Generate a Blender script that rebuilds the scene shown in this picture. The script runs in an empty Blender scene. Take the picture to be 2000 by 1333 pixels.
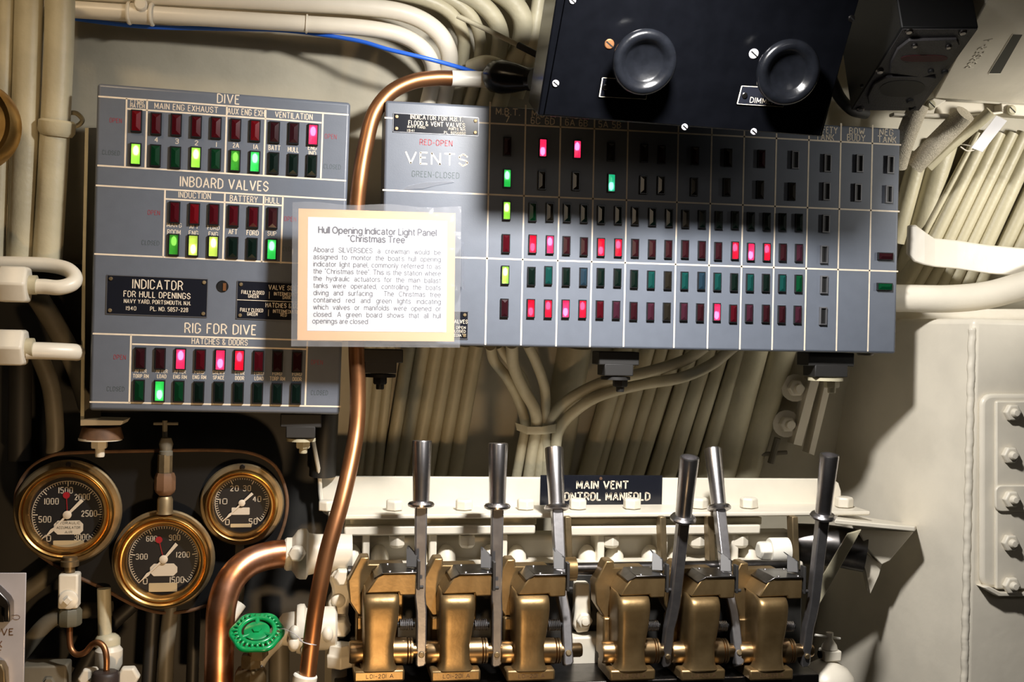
import bpy, bmesh, math, random
from mathutils import Vector, Matrix
random.seed(4)
S = bpy.context.scene
COL = S.collection
# ---------------------------------------------------------------- camera, world, lamps, exposure
F = 2222.2                      # focal length in pixels of the 2000x1333 frame (40 mm lens)
ZC = 1.5                        # height of the picture centre above the deck
YAW, PIT, ROL = math.radians(9.93), math.radians(-0.3), math.radians(1.16)
fw = Vector((math.sin(YAW)*math.cos(PIT), math.cos(YAW)*math.cos(PIT), math.sin(PIT)))
def _basis(y, p, r):
    f = Vector((math.sin(y)*math.cos(p), math.cos(y)*math.cos(p), math.sin(p)))
    r0 = f.cross(Vector((0, 0, 1))).normalized(); u0 = r0.cross(f)
    return r0*math.cos(r)+u0*math.sin(r), -r0*math.sin(r)+u0*math.cos(r), f
RT, UP, FW = _basis(YAW, PIT, ROL)
CAM = Vector((0, 0, ZC)) - FW*2.2222
cd = bpy.data.cameras.new('camera'); cam = bpy.data.objects.new('camera', cd); COL.objects.link(cam)
cd.lens = 40; cd.sensor_width = 36; cd.clip_start = 0.05
cam.matrix_world = Matrix((( RT.x, UP.x, -FW.x, CAM.x), (RT.y, UP.y, -FW.y, CAM.y), (RT.z, UP.z, -FW.z, CAM.z), (0, 0, 0, 1)))
S.camera = cam
w = bpy.data.worlds.new('world'); S.world = w; w.use_nodes = True
w.node_tree.nodes['Background'].inputs[0].default_value = (1.0, 0.80, 0.55, 1)
w.node_tree.nodes['Background'].inputs[1].default_value = 0.006
def lamp(name, loc, to, size, power, col, spread=180):
    l = bpy.data.lights.new(name, 'AREA'); l.shape = 'DISK'; l.size = size; l.energy = power; l.color = col
    l.spread = math.radians(spread)
    o = bpy.data.objects.new(name, l); COL.objects.link(o); o.location = loc
    o.rotation_euler = (Vector(to)-Vector(loc)).to_track_quat('-Z', 'Y').to_euler()
    return o
lamp('overhead_lamp', (0.11, -0.75, 2.16), (0.14, 0.10, 1.0), 0.10, 23.5, (1.0, 0.97, 0.94), 140)
lamp('aft_lamp', (0.75, -2.6, 2.2), (0.2, 0.1, 1.1), 0.5, 1.7, (1.0, 0.96, 0.93))
lamp('port_lamp', (-1.3, -2.4, 2.1), (0.0, 0.1, 1.1), 0.6, 0.9, (1.0, 0.80, 0.58))
lamp('starboard_fill', (1.75, -0.80, 1.85), (1.16, 0.02, 1.88), 0.16, 1.6, (1.0, 0.95, 0.86), 48)  # added fill to brighten the right side, no real fitting
lamp('left_lamp', (-1.05, -0.7, 2.55), (-0.75, 0.15, 1.75), 0.16, 0.9, (1.0, 0.74, 0.46), 80)
lamp('deck_lamp', (-0.2, -1.5, 0.40), (-0.75, 0.1, 1.12), 0.12, 2.2, (1.0, 0.66, 0.34), 75)
S.view_settings.view_transform = 'Standard'; S.view_settings.look = 'None'
S.view_settings.gamma = 1; S.view_settings.use_curve_mapping = False
S.view_settings.exposure = 0.0
# ---------------------------------------------------------------- picking points at design time
def ray(px, py): return FW + RT*((px-1000)/F) - UP*((py-666.5)/F)
def P(px, py, Y):
    d = ray(px, py); return CAM + d*((Y-CAM.y)/d.y)
def onplane(px, py, o, n):
    d = ray(px, py); return CAM + d*((Vector(o)-CAM).dot(n)/d.dot(n))
def mpp(p): return (Vector(p)-CAM).dot(FW)/F
def proj(p):
    q = Vector(p)-CAM; z = q.dot(FW); return 1000+F*q.dot(RT)/z, 666.5-F*q.dot(UP)/z
HA, HS = 0.330, 0.24                       # the pressure hull leans towards the viewer with height
HN = Vector((0, 1, HS)).normalized()
def HP(px, py, off=0.0): return onplane(px, py, (0, HA-off, ZC), HN)
class Frame:                                # a plane picked by pixels: local x along, y into, z up
    def __init__(s, o, u, v):
        s.o = Vector(o); s.u = Vector(u).normalized(); v = Vector(v); s.v = (v-s.u*v.dot(s.u)).normalized(); s.n = s.v.cross(s.u)
        if s.n.dot(FW) < 0: s.n = -s.n
        s.M = Matrix(((s.u.x, s.n.x, s.v.x, s.o.x), (s.u.y, s.n.y, s.v.y, s.o.y), (s.u.z, s.n.z, s.v.z, s.o.z), (0, 0, 0, 1)))
        s.I = s.M.inverted()
    def uv(s, px, py):
        l = s.I @ onplane(px, py, s.o, s.n); return l.x, l.z
    def m(s, px, py): return mpp(onplane(px, py, s.o, s.n))
# ---------------------------------------------------------------- materials
MATS = {}
def _new(name):
    m = bpy.data.materials.new(name); m.use_nodes = True; MATS[name] = m
    return m, m.node_tree.nodes, m.node_tree.links, m.node_tree.nodes['Principled BSDF']
def mat(name, col, rough=0.5, metal=0.0, spec=0.5, var=0.0, vscale=20, bump=0.0, bscale=60, coat=0.0, col2=None, aniso=None):
    m, N, L, b = _new(name)
    b.inputs['Base Color'].default_value = (*col, 1); b.inputs['Roughness'].default_value = rough
    b.inputs['Metallic'].default_value = metal; b.inputs['Specular IOR Level'].default_value = spec
    b.inputs['Coat Weight'].default_value = coat; b.inputs['Coat Roughness'].default_value = 0.12
    tc = N.new('ShaderNodeTexCoord')
    if var or col2:
        n = N.new('ShaderNodeTexNoise'); n.inputs['Scale'].default_value = vscale; n.inputs['Detail'].default_value = 6
        L.new(tc.outputs['Object'], n.inputs['Vector'])
        r = N.new('ShaderNodeValToRGB'); L.new(n.outputs['Fac'], r.inputs['Fac'])
        c2 = col2 or tuple(c*(1-var) for c in col)
        r.color_ramp.elements[0].position = 0.38; r.color_ramp.elements[1].position = 0.62
        r.color_ramp.elements[0].color = (*c2, 1); r.color_ramp.elements[1].color = (*col, 1)
        L.new(r.outputs['Color'], b.inputs['Base Color'])
    if bump:
        n = N.new('ShaderNodeTexNoise'); n.inputs['Scale'].default_value = bscale; n.inputs['Detail'].default_value = 4
        L.new(tc.outputs['Object'], n.inputs['Vector'])
        u = N.new('ShaderNodeBump'); u.inputs['Strength'].default_value = bump; u.inputs['Distance'].default_value = 0.002
        L.new(n.outputs['Fac'], u.inputs['Height']); L.new(u.outputs['Normal'], b.inputs['Normal'])
    return m
cream = mat('cream_paint', (0.74, 0.685, 0.57), 0.38, var=0.10, vscale=9, bump=0.25, bscale=45)
cableP = mat('cable_paint', (0.50, 0.455, 0.315), 0.45, var=0.16, vscale=14, bump=0.3, bscale=120)
hullP = mat('hull_paint', (0.46, 0.42, 0.32), 0.55, var=0.15, vscale=7, bump=0.7, bscale=22)
whiteP = mat('white_paint', (0.80, 0.77, 0.68), 0.4, var=0.06)
darkP = mat('deck_and_shade_paint', (0.022, 0.021, 0.019), 0.5, var=0.35, vscale=8)  # deck colour; on pipes, backing and chest it is painted-in shade
dimP = mat('shade_dulled_paint', (0.17, 0.15, 0.11), 0.5, var=0.3, vscale=9)  # duller tone with the shade on recessed pipes and fittings painted in
grayP = mat('panel_grey_enamel', (0.112, 0.127, 0.156), 0.40, var=0.05, vscale=40, bump=0.05, bscale=400)
lineP = mat('cream_line_paint', (0.74, 0.64, 0.50), 0.5, var=0.10, vscale=60)
redT = mat('red_engraving', (0.28, 0.03, 0.045), 0.5)
dkT = mat('dark_engraving', (0.045, 0.07, 0.07), 0.5)
grT = mat('green_engraving', (0.05, 0.11, 0.07), 0.5)
blackP = mat('black_enamel', (0.0018, 0.002, 0.0028), 0.17, spec=0.25, var=0.2, vscale=30, bump=0.03, bscale=200)
blackM = mat('black_matte', (0.004, 0.004, 0.0042), 0.55, spec=0.25)
crackle = mat('black_crackle_paint', (0.030, 0.028, 0.029), 0.55, spec=0.3, bump=0.5, bscale=500)
rubber = mat('black_rubber', (0.014, 0.013, 0.012), 0.6)
bake = mat('black_bakelite', (0.004, 0.0045, 0.006), 0.22, spec=0.45, var=0.3, vscale=50, bump=0.12, bscale=90)
plateB = mat('name_plate_black', (0.010, 0.011, 0.016), 0.18)
steel = mat('polished_steel', (0.62, 0.60, 0.61), 0.28, metal=1, var=0.12, vscale=50, bump=0.04, bscale=150)
dsteel = mat('oiled_steel', (0.16, 0.15, 0.145), 0.3, metal=1, var=0.3, vscale=40)
bronze = mat('oiled_bronze', (0.33, 0.225, 0.105), 0.40, metal=0.8, col2=(0.20, 0.13, 0.055), vscale=16, bump=0.10, bscale=120)
bronzeB = mat('bright_bronze', (0.46, 0.31, 0.16), 0.32, metal=1, var=0.3, vscale=25)
copper = mat('copper_tube', (0.72, 0.38, 0.25), 0.37, metal=1, col2=(0.42, 0.17, 0.07), vscale=14, bump=0.03, bscale=60)
copperD = mat('aged_copper', (0.44, 0.21, 0.095), 0.40, metal=0.9, col2=(0.30, 0.13, 0.055), vscale=9, bump=0.05, bscale=50)
brass = mat('brass', (0.68, 0.43, 0.15), 0.32, metal=1, col2=(0.46, 0.26, 0.08), vscale=18)
brassD = mat('tarnished_brass', (0.30, 0.225, 0.125), 0.48, metal=0.75, var=0.4, vscale=20)
rust = mat('rust_brown', (0.15, 0.075, 0.035), 0.7, var=0.4, vscale=40)
dialB = mat('dial_black', (0.008, 0.008, 0.010), 0.45)
dialT = mat('dial_lettering', (0.66, 0.58, 0.46), 0.5)
redM = mat('red_pointer', (0.35, 0.012, 0.02), 0.4)
greenP = mat('green_enamel', (0.004, 0.30, 0.085), 0.28, var=0.25, vscale=40, coat=0.4)
blueW = mat('blue_wire', (0.02, 0.12, 0.62), 0.4)
paperW = mat('white_paper', (0.84, 0.83, 0.82), 0.5)
paperO = mat('orange_card', (0.88, 0.52, 0.25), 0.5)
ink = mat('grey_ink', (0.09, 0.085, 0.11), 0.6)
tagW = mat('white_tag', (0.75, 0.74, 0.76), 0.5)
silver = mat('brushed_plate', (0.62, 0.60, 0.64), 0.35, metal=0.35, var=0.12, vscale=12)
bezelM = mat('bezel_black', (0.014, 0.014, 0.015), 0.25)
bezelN = mat('bezel_nickel', (0.20, 0.20, 0.21), 0.35, metal=0.6)
woven = mat('woven_cable_cover', (0.55, 0.49, 0.38), 0.7, col2=(0.36, 0.32, 0.24), vscale=420, bump=0.8, bscale=420)
def clearplastic(name, col=(0.9, 0.92, 0.95), fac=0.80, rough=0.12, dif=0.45):
    m, N, L, b = _new(name)
    t = N.new('ShaderNodeBsdfTransparent'); g = N.new('ShaderNodeBsdfGlossy'); mx = N.new('ShaderNodeMixShader')
    t.inputs[0].default_value = (*col, 1); g.inputs['Roughness'].default_value = rough; g.inputs[0].default_value = (1, 1, 1, 1)
    d = N.new('ShaderNodeBsdfDiffuse'); d.inputs[0].default_value = (0.8, 0.8, 0.82, 1)
    m2 = N.new('ShaderNodeMixShader'); m2.inputs[0].default_value = dif
    L.new(g.outputs[0], m2.inputs[1]); L.new(d.outputs[0], m2.inputs[2])
    mx.inputs[0].default_value = 1-fac
    L.new(t.outputs[0], mx.inputs[1]); L.new(m2.outputs[0], mx.inputs[2])
    L.new(mx.outputs[0], N['Material Output'].inputs[0]); return m
sleeveM = clearplastic('clear_sleeve', fac=0.72)
glassM = clearplastic('gauge_glass', (0.97, 0.97, 0.97), 0.965, 0.04, 0.0)
tapeM = clearplastic('clear_tape', fac=0.78)
def jewelmat(name, col, rough=0.12, spec=0.6):
    m = mat(name, col, rough, spec=spec, coat=0.5); return m
JM = {'r': jewelmat('red_jewel', (0.0500, 0.0030, 0.0060)), 'R': jewelmat('bright_red_jewel', (0.1050, 0.0030, 0.0060)),
      'd': jewelmat('dull_red_jewel', (0.0225, 0.0050, 0.0070)), 'p': jewelmat('plum_jewel', (0.0375, 0.0100, 0.0175)),
      'g': jewelmat('green_jewel', (0.0030, 0.0300, 0.0110)), 'k': jewelmat('dark_green_jewel', (0.0030, 0.0080, 0.0060)),
      't': jewelmat('teal_jewel', (0.0050, 0.0425, 0.0375)), 'b': jewelmat('blue_jewel', (0.0125, 0.0275, 0.0425)),
      'G': jewelmat('emerald_jewel', (0.0020, 0.0425, 0.0150)), 'c': jewelmat('clear_jewel', (0.0140, 0.0115, 0.0080)),
      'e': jewelmat('empty_lens_socket', (0.002, 0.002, 0.002), 0.5)}
def litglass(name, col):
    m, N, L, b = _new(name)
    b.inputs['Base Color'].default_value = (*col, 1); b.inputs['Roughness'].default_value = 0.06
    b.inputs['Transmission Weight'].default_value = 1.0; b.inputs['IOR'].default_value = 1.5
    return m
def glow(name, col, s):
    m, N, L, b = _new(name)
    b.inputs['Emission Color'].default_value = (*col, 1); b.inputs['Emission Strength'].default_value = s
    b.inputs['Base Color'].default_value = (0.8, 0.8, 0.8, 1); return m
def lit(n, gcol, bcol, dcol, s, d): return (litglass('lit_%s_jewel' % n, gcol), glow(n+'_lamp_bulb', bcol, s), glow(n+'_lamp_diffuser', dcol, d))
LIT = {'1': lit('red', (1.0, 0.22, 0.36), (1, 0.50, 0.85), (1, 0.08, 0.24), 5, 1.3),
       '2': lit('lime', (0.75, 1.0, 0.40), (0.9, 1, 0.6), (0.45, 1, 0.12), 4, 0.8),
       '3': lit('green', (0.28, 0.95, 0.42), (0.7, 1, 0.7), (0.08, 0.8, 0.22), 4, 0.7),
       '4': lit('yellow', (0.85, 0.95, 0.40), (1, 0.95, 0.6), (0.6, 0.8, 0.2), 4, 0.8),
       '5': lit('weak_green', (0.30, 0.80, 0.25), (1, 0.95, 0.4), (0.1, 0.35, 0.08), 1.2, 0.35),
       '6': lit('teal', (0.30, 0.95, 0.70), (0.7, 1, 0.85), (0.05, 0.75, 0.45), 3, 0.7),
       '7': lit('crimson', (1.0, 0.12, 0.20), (1, 0.45, 0.65), (1, 0.04, 0.12), 3.5, 1.1)}
# ---------------------------------------------------------------- mesh helpers
WM = {}
def catmull(pts, k=8, closed=False):
    pts = [Vector(p) for p in pts]; out = []
    n = len(pts)
    if n < 3: return pts
    for i in range(n if closed else n-1):
        a = pts[(i-1) % n] if (closed or i) else pts[0]*2-pts[1]
        b, c = pts[i], pts[(i+1) % n]
        d = pts[(i+2) % n] if (closed or i+2 < n) else pts[-1]*2-pts[-2]
        for j in range(k):
            t = j/k
            out.append(0.5*((2*b)+(c-a)*t+(2*a-5*b+4*c-d)*t*t+(3*b-a-3*c+d)*t**3))
    if not closed: out.append(pts[-1])
    return out
class MB:
    def __init__(s, M=None): s.bm = bmesh.new(); s.M = M or Matrix.Identity(4); s.mi = 0
    def f(s, vs):
        try:
            fc = s.bm.faces.new(vs); fc.material_index = s.mi; return fc
        except ValueError: return None
    def vv(s, p): return s.bm.verts.new(s.M @ Vector(p))
    def box(s, c, d, R=None):
        c = Vector(c); q = []
        for z in (-.5, .5):
            for y in (-.5, .5):
                for x in (-.5, .5):
                    v = Vector((x*d[0], y*d[1], z*d[2])); v = R @ v if R else v; q.append(s.vv(c+v))
        for a in ((0, 1, 3, 2), (4, 6, 7, 5), (0, 4, 5, 1), (2, 3, 7, 6), (0, 2, 6, 4), (1, 5, 7, 3)): s.f([q[i] for i in a])
        return s
    def prism(s, pts, off):
        off = Vector(off); a = [s.vv(p) for p in pts]; b = [s.vv(Vector(p)+off) for p in pts]; n = len(pts)
        s.f(a); s.f(b[::-1])
        for i in range(n): s.f([a[i], b[i], b[(i+1) % n], a[(i+1) % n]])
        return s
    def xz(s, poly, y0, y1): return s.prism([(x, y0, z) for x, z in poly], (0, y1-y0, 0))
    def poly(s, pts): s.f([s.vv(p) for p in pts]); return s
    def tube(s, pts, r, n=14, k=8, smooth=True, cap=True, closed=False, sq=None):
        P0 = catmull(pts, k, closed) if smooth else [Vector(p) for p in pts]
        m = len(P0); rr = r if callable(r) else (lambda t: r)
        T = []
        for i in range(m):
            a = P0[(i-1) % m] if (closed or i) else P0[0]; b = P0[(i+1) % m] if (closed or i < m-1) else P0[-1]
            T.append((b-a).normalized())
        up = Vector((0, 0, 1)) if abs(T[0].z) < 0.9 else Vector((0, 1, 0))
        x = T[0].cross(up).normalized(); rings = []
        for i in range(m):
            x = (x - T[i]*x.dot(T[i])).normalized(); y = T[i].cross(x); R = rr(i/max(1, m-1)); ring = []
            for j in range(n):
                t = 2*math.pi*j/n; ring.append(s.vv(P0[i]+(x*math.cos(t)+y*math.sin(t))*R))
            rings.append(ring)
        for i in range(m if closed else m-1):
            A, B = rings[i], rings[(i+1) % m]
            for j in range(n): s.f([A[j], A[(j+1) % n], B[(j+1) % n], B[j]])
        if cap and not closed: s.f(rings[0][::-1]); s.f(rings[-1])
        return s
    def cyl(s, a, b, r, n=20, r2=None):
        return s.tube([a, b], (lambda t: r+(r2-r)*t) if r2 is not None else r, n, smooth=False)
    def lathe(s, prof, o, ax, n=32, closed=False):
        o = Vector(o); ax = Vector(ax).normalized(); t = Vector((0, 0, 1)) if abs(ax.z) < .9 else Vector((1, 0, 0))
        x = ax.cross(t).normalized(); y = ax.cross(x); rings = []
        for r, h in prof:
            if r < 1e-6: rings.append([s.vv(o+ax*h)])
            else: rings.append([s.vv(o+ax*h+(x*math.cos(2*math.pi*j/n)+y*math.sin(2*math.pi*j/n))*r) for j in range(n)])
        m = len(rings)
        for i in range(m if closed else m-1):
            A, B = rings[i], rings[(i+1) % m]
            for j in range(n):
                k = (j+1) % n
                if len(A) == 1 and len(B) == 1: continue
                if len(A) == 1: s.f([A[0], B[k], B[j]])
                elif len(B) == 1: s.f([A[j], A[k], B[0]])
                else: s.f([A[j], A[k], B[k], B[j]])
        return s
    def hexnut(s, a, ax, r, h, n=6):
        a = Vector(a); ax = Vector(ax).normalized()
        return s.lathe([(0, 0), (r, 0), (r, h*.8), (r*.86, h), (0, h)], a, ax, n)
    def sphere(s, c, r, sx=1, sy=1, sz=1, n=14, m=8):
        c = Vector(c); rows = []
        for i in range(m+1):
            t = math.pi*i/m
            if i in (0, m): rows.append([s.vv(c+Vector((0, 0, r*sz*math.cos(t))))])
            else: rows.append([s.vv(c+Vector((r*sx*math.sin(t)*math.cos(2*math.pi*j/n), r*sy*math.sin(t)*math.sin(2*math.pi*j/n), r*sz*math.cos(t)))) for j in range(n)])
        for i in range(m):
            A, B = rows[i], rows[i+1]
            for j in range(n):
                k = (j+1) % n
                if len(A) == 1: s.f([A[0], B[j], B[k]])
                elif len(B) == 1: s.f([A[j], B[0], A[k]])
                else: s.f([A[j], B[j], B[k], A[k]])
        return s
    def build(s, name, m, parent=None, bevel=0, ang=35, seg=2, label=None):
        bmesh.ops.recalc_face_normals(s.bm, faces=s.bm.faces)
        return _link(s.bm, name, m, parent, bevel, ang, seg, label)
def _link(bm, name, m, parent, bevel, ang, seg, label):
    me = bpy.data.meshes.new(name)
    if parent is not None: M = WM[parent.name]
    else:
        c = Vector((0, 0, 0)); n = max(1, len(bm.verts))
        for v in bm.verts: c += v.co
        M = Matrix.Translation(c/n)
    bm.transform(M.inverted()); bm.to_mesh(me); bm.free()
    for mm in (m if isinstance(m, (list, tuple)) else [m]): me.materials.append(mm)
    me.polygons.foreach_set('use_smooth', [True]*len(me.polygons)); me.set_sharp_from_angle(angle=math.radians(ang))
    o = bpy.data.objects.new(name, me); COL.objects.link(o); WM[o.name] = M
    if parent is not None: o.parent = parent
    else: o.matrix_world = M
    if bevel:
        b = o.modifiers.new('bevel', 'BEVEL'); b.width = bevel; b.segments = seg; b.limit_method = 'ANGLE'; b.angle_limit = math.radians(40)
        b.harden_normals = False
    if label: o['label'] = label
    return o
def thing(name, label, cat, M, group=None):
    o = bpy.data.objects.new(name, None); COL.objects.link(o); o.empty_display_size = 0.02
    M = M if isinstance(M, Matrix) else Matrix.Translation(Vector(M))
    o.matrix_world = M; WM[o.name] = M; o['label'] = label; o['category'] = cat
    if group: o['group'] = group
    return o
def tag(o, label, cat, group=None):
    o['label'] = label; o['category'] = cat
    if group: o['group'] = group
    return o
def struct(o): o['kind'] = 'structure'; return o
def inst(src, parent, loc, name=None, rot=None):     # another copy of a part, sharing its mesh
    c = src.copy(); COL.objects.link(c); c.parent = parent; c.location = loc
    if rot: c.rotation_euler = rot
    return c
# ---------------------------------------------------------------- engraved single-stroke lettering
GL = {}
for line in '''A6 00 39 60/13 53
B5 00 09 39 48 57 46 35 05/35 44 53 52 41 30 00
C5 57 48 39 19 08 07 02 01 10 30 41 52
D5 00 09 29 48 57 52 41 20 00
E4 40 00 09 49/05 35
F4 00 09 49/05 35
G5 57 48 39 19 08 07 02 01 10 30 41 52 54 34
H5 00 09/50 59/05 55
I0 00 09
J4 49 42 31 20 10 01 02
K5 00 09/59 03/25 50
L4 09 00 40
M6 00 09 32 69 60
N5 00 09 50 59
O5 10 01 02 07 08 19 39 48 57 52 41 30 10
P5 00 09 39 48 57 56 45 34 04
Q5 10 01 02 07 08 19 39 48 57 52 41 30 10/32 50
R5 00 09 39 48 57 56 45 34 04/34 50
S5 02 11 20 30 41 52 53 44 15 06 07 18 29 39 48 57
T6 09 69/39 30
U5 09 02 11 20 30 41 52 59
V6 09 30 69
W8 09 20 47 60 89
X5 00 59/09 50
Y6 09 34 69/34 30
Z5 09 59 00 50
04 10 01 02 07 08 19 39 48 47 42 41 30 10
10 00 09
24 07 18 29 38 47 46 00 40
34 08 19 39 48 46 35 15/35 44 41 30 10 01
44 30 39 03 43
54 49 09 05 35 44 41 30 10 01
64 48 39 19 08 01 10 30 41 44 35 15 04
74 09 49 10
84 15 06 08 19 39 48 46 35 15 04 01 10 30 41 44 35
94 01 10 30 41 48 39 19 08 06 15 35 46
.0 00 01
,0 00 01
-3 04 34
'0 07 09
&5 50 06 08 19 29 38 37 03 01 10 30 53'''.split('\n'):
    GL[line[0]] = (int(line[1]), [[(int(t[0]), int(t[1])) for t in q.split()] for q in line[2:].strip().split('/')])
def stroke(mb, q, y, r):
    for i in range(len(q)-1):
        a, b = Vector((q[i][0], y, q[i][1])), Vector((q[i+1][0], y, q[i+1][1])); d = (b-a)
        if d.length < 1e-7: continue
        d.normalize(); n = Vector((-d.z, 0, d.x))*r; e = d*r*0.55
        mb.poly([a-e*.6-n*.6, a-n, b-n, b+e*.6-n*.6, b+e*.6+n*.6, b+n, a+n, a-e*.6+n*.6])
def engrave(mb, s, cx, cz, wd, h, y, sw=0.13):
    """cap-height h, total width wd, centred on (cx, cz) of a frame, at depth y; stroke width sw*h"""
    x = 0; segs = []
    for ch in s:
        if ch == ' ': x += 4.2; continue
        gw, pl = GL[ch]
        for q in pl: segs.append([(x+a, b) for a, b in q])
        x += gw+2.6
    x -= 2.6; x = max(x, 0.01); kx = wd/x if wd else h/9; kz = h/9; r = h*sw/2
    for q in segs:
        q = [(cx+(a-x/2)*kx, cz+(b-4.5)*kz) for a, b in q]
        stroke(mb, q, y, r)
def text(fr, mb, s, px, py, wpx, hpx, y=-0.0004, sw=0.13):
    u, v = fr.uv(px, py); m = fr.m(px, py)
    engrave(mb, s, u, v, wpx*m if wpx else 0, hpx*m, y, sw)
def strip(fr, mb, a, b, wpx=3.2, y=-0.0003):
    u0, v0 = fr.uv(*a); u1, v1 = fr.uv(*b)
    if abs(u1-u0) > abs(v1-v0): v0 = v1 = (v0+v1)/2
    else: u0 = u1 = (u0+u1)/2
    h = wpx*fr.m(*a)/2; A, B = Vector((u0, y, v0)), Vector((u1, y, v1)); d = (B-A).normalized(); n = Vector((-d.z, 0, d.x))*h
    mb.poly([A-n, B-n, B+n, A+n])
def recess(fr, cs):
    q = [fr.uv(*c) for c in cs]; return (q[0][0]+q[3][0])/2, (q[1][0]+q[2][0])/2, (q[2][1]+q[3][1])/2, (q[0][1]+q[1][1])/2
# ---------------------------------------------------------------- the setting: hull, deck, overhead
def quad(pts, name, m):
    mb = MB(); mb.poly(pts); return struct(mb.build(name, m))
def hullY(z): return HA-HS*(z-ZC)
h0, h1 = 0.0, 2.75
mb = MB(); mb.prism([(-2.4, hullY(h0), h0), (2.4, hullY(h0), h0), (2.4, hullY(h1), h1), (-2.4, hullY(h1), h1)], (0, 0.03, 0))
struct(mb.build('wall_back', hullP))
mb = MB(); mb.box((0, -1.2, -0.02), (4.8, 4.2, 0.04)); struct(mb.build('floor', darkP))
mb = MB(); mb.box((0, -1.2, 2.77), (4.8, 4.2, 0.04)); struct(mb.build('ceiling', cream))
a, b = P(-420, 500, .26), P(650, 500, .26); mb = MB(); mb.prism([(a.x, .255, 0), (b.x, .255, 0), (b.x, .255, a.z), (a.x, .255, a.z)], (0, .02, 0)); struct(mb.build('shade_backing', darkP))  # added dark sheet standing in for the shade behind the gauges
# ---------------------------------------------------------------- indicator panels
Lb = _basis(math.radians(12.65), math.radians(-2.45), math.radians(2.39))
def _lv(i): return RT*Lb[0][i]+UP*Lb[1][i]+FW*Lb[2][i]
LF = Frame(P(430, 485, -0.005), _lv(0), _lv(2))
RF = Frame(P(1250, 450, 0), (1, 0, 0), (0, 0, 1))
def bezel_mesh(w, h, d, t):
    mb = MB()
    o = [(-w/2, -h/2), (w/2, -h/2), (w/2, h/2), (-w/2, h/2)]; i = [(a*(1-2*t/w), b*(1-2*t/h)) for a, b in o]
    for k in range(4):
        l = (k+1) % 4; c = 0.0009
        def q(p, y, e=0): return (p[0]-e*(1 if p[0] > 0 else -1), y, p[1]-e*(1 if p[1] > 0 else -1))
        R = [q(o[k], 0), q(o[l], 0)], [q(o[k], -d+c), q(o[l], -d+c)], [q(o[k], -d, c), q(o[l], -d, c)], [q(i[k], -d), q(i[l], -d)], [q(i[k], 0), q(i[l], 0)]
        for a, b in zip(R, R[1:]): mb.poly([a[0], a[1], b[1], b[0]])
    mb.poly([(p[0], -0.0004, p[1]) for p in i])
    bmesh.ops.remove_doubles(mb.bm, verts=mb.bm.verts[:], dist=1e-6)
    return mb
def jewel_mb(w, h, y0, d):
    """emerald-cut lens: four facets rising to a lengthwise ridge"""
    mb = MB(); a, b = w/2, h/2; r = b-a*0.95
    base = [mb.vv(p) for p in ((-a, y0, -b), (a, y0, -b), (a, y0, b), (-a, y0, b))]
    mid = [mb.vv((x*0.97, y0-d*0.45, z*0.985)) for x, z in ((-a, -b), (a, -b), (a, b), (-a, b))]
    p, q = mb.vv((0, y0-d, -r)), mb.vv((0, y0-d, r))
    mb.f(base[::-1])
    for k in range(4): mb.f([base[k], base[(k+1) % 4], mid[(k+1) % 4], mid[k]])
    mb.f([mid[0], mid[1], p]); mb.f([mid[1], mid[2], q, p]); mb.f([mid[2], mid[3], q]); mb.f([mid[3], mid[0], p, q])
    return mb
def freshmesh(mb, name, m, ang=20):
    bmesh.ops.recalc_face_normals(mb.bm, faces=mb.bm.faces)
    me = bpy.data.meshes.new(name); mb.bm.to_mesh(me); mb.bm.free(); me.materials.append(m)
    me.polygons.foreach_set('use_smooth', [True]*len(me.polygons)); me.set_sharp_from_angle(angle=math.radians(ang)); return me
JCACHE = {}
COLNAME = {'r': 'red', 'R': 'bright red', 'd': 'dull red', 'p': 'plum red', 'g': 'green', 'k': 'very dark green', 't': 'teal', 'b': 'bluish',
           'G': 'emerald green', 'c': 'clear', '1': 'lit pinkish red', '2': 'lit lime green', '3': 'lit green', '4': 'lit yellow green',
           '5': 'half lit green', '6': 'lit teal green', '7': 'lit red'}
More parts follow.
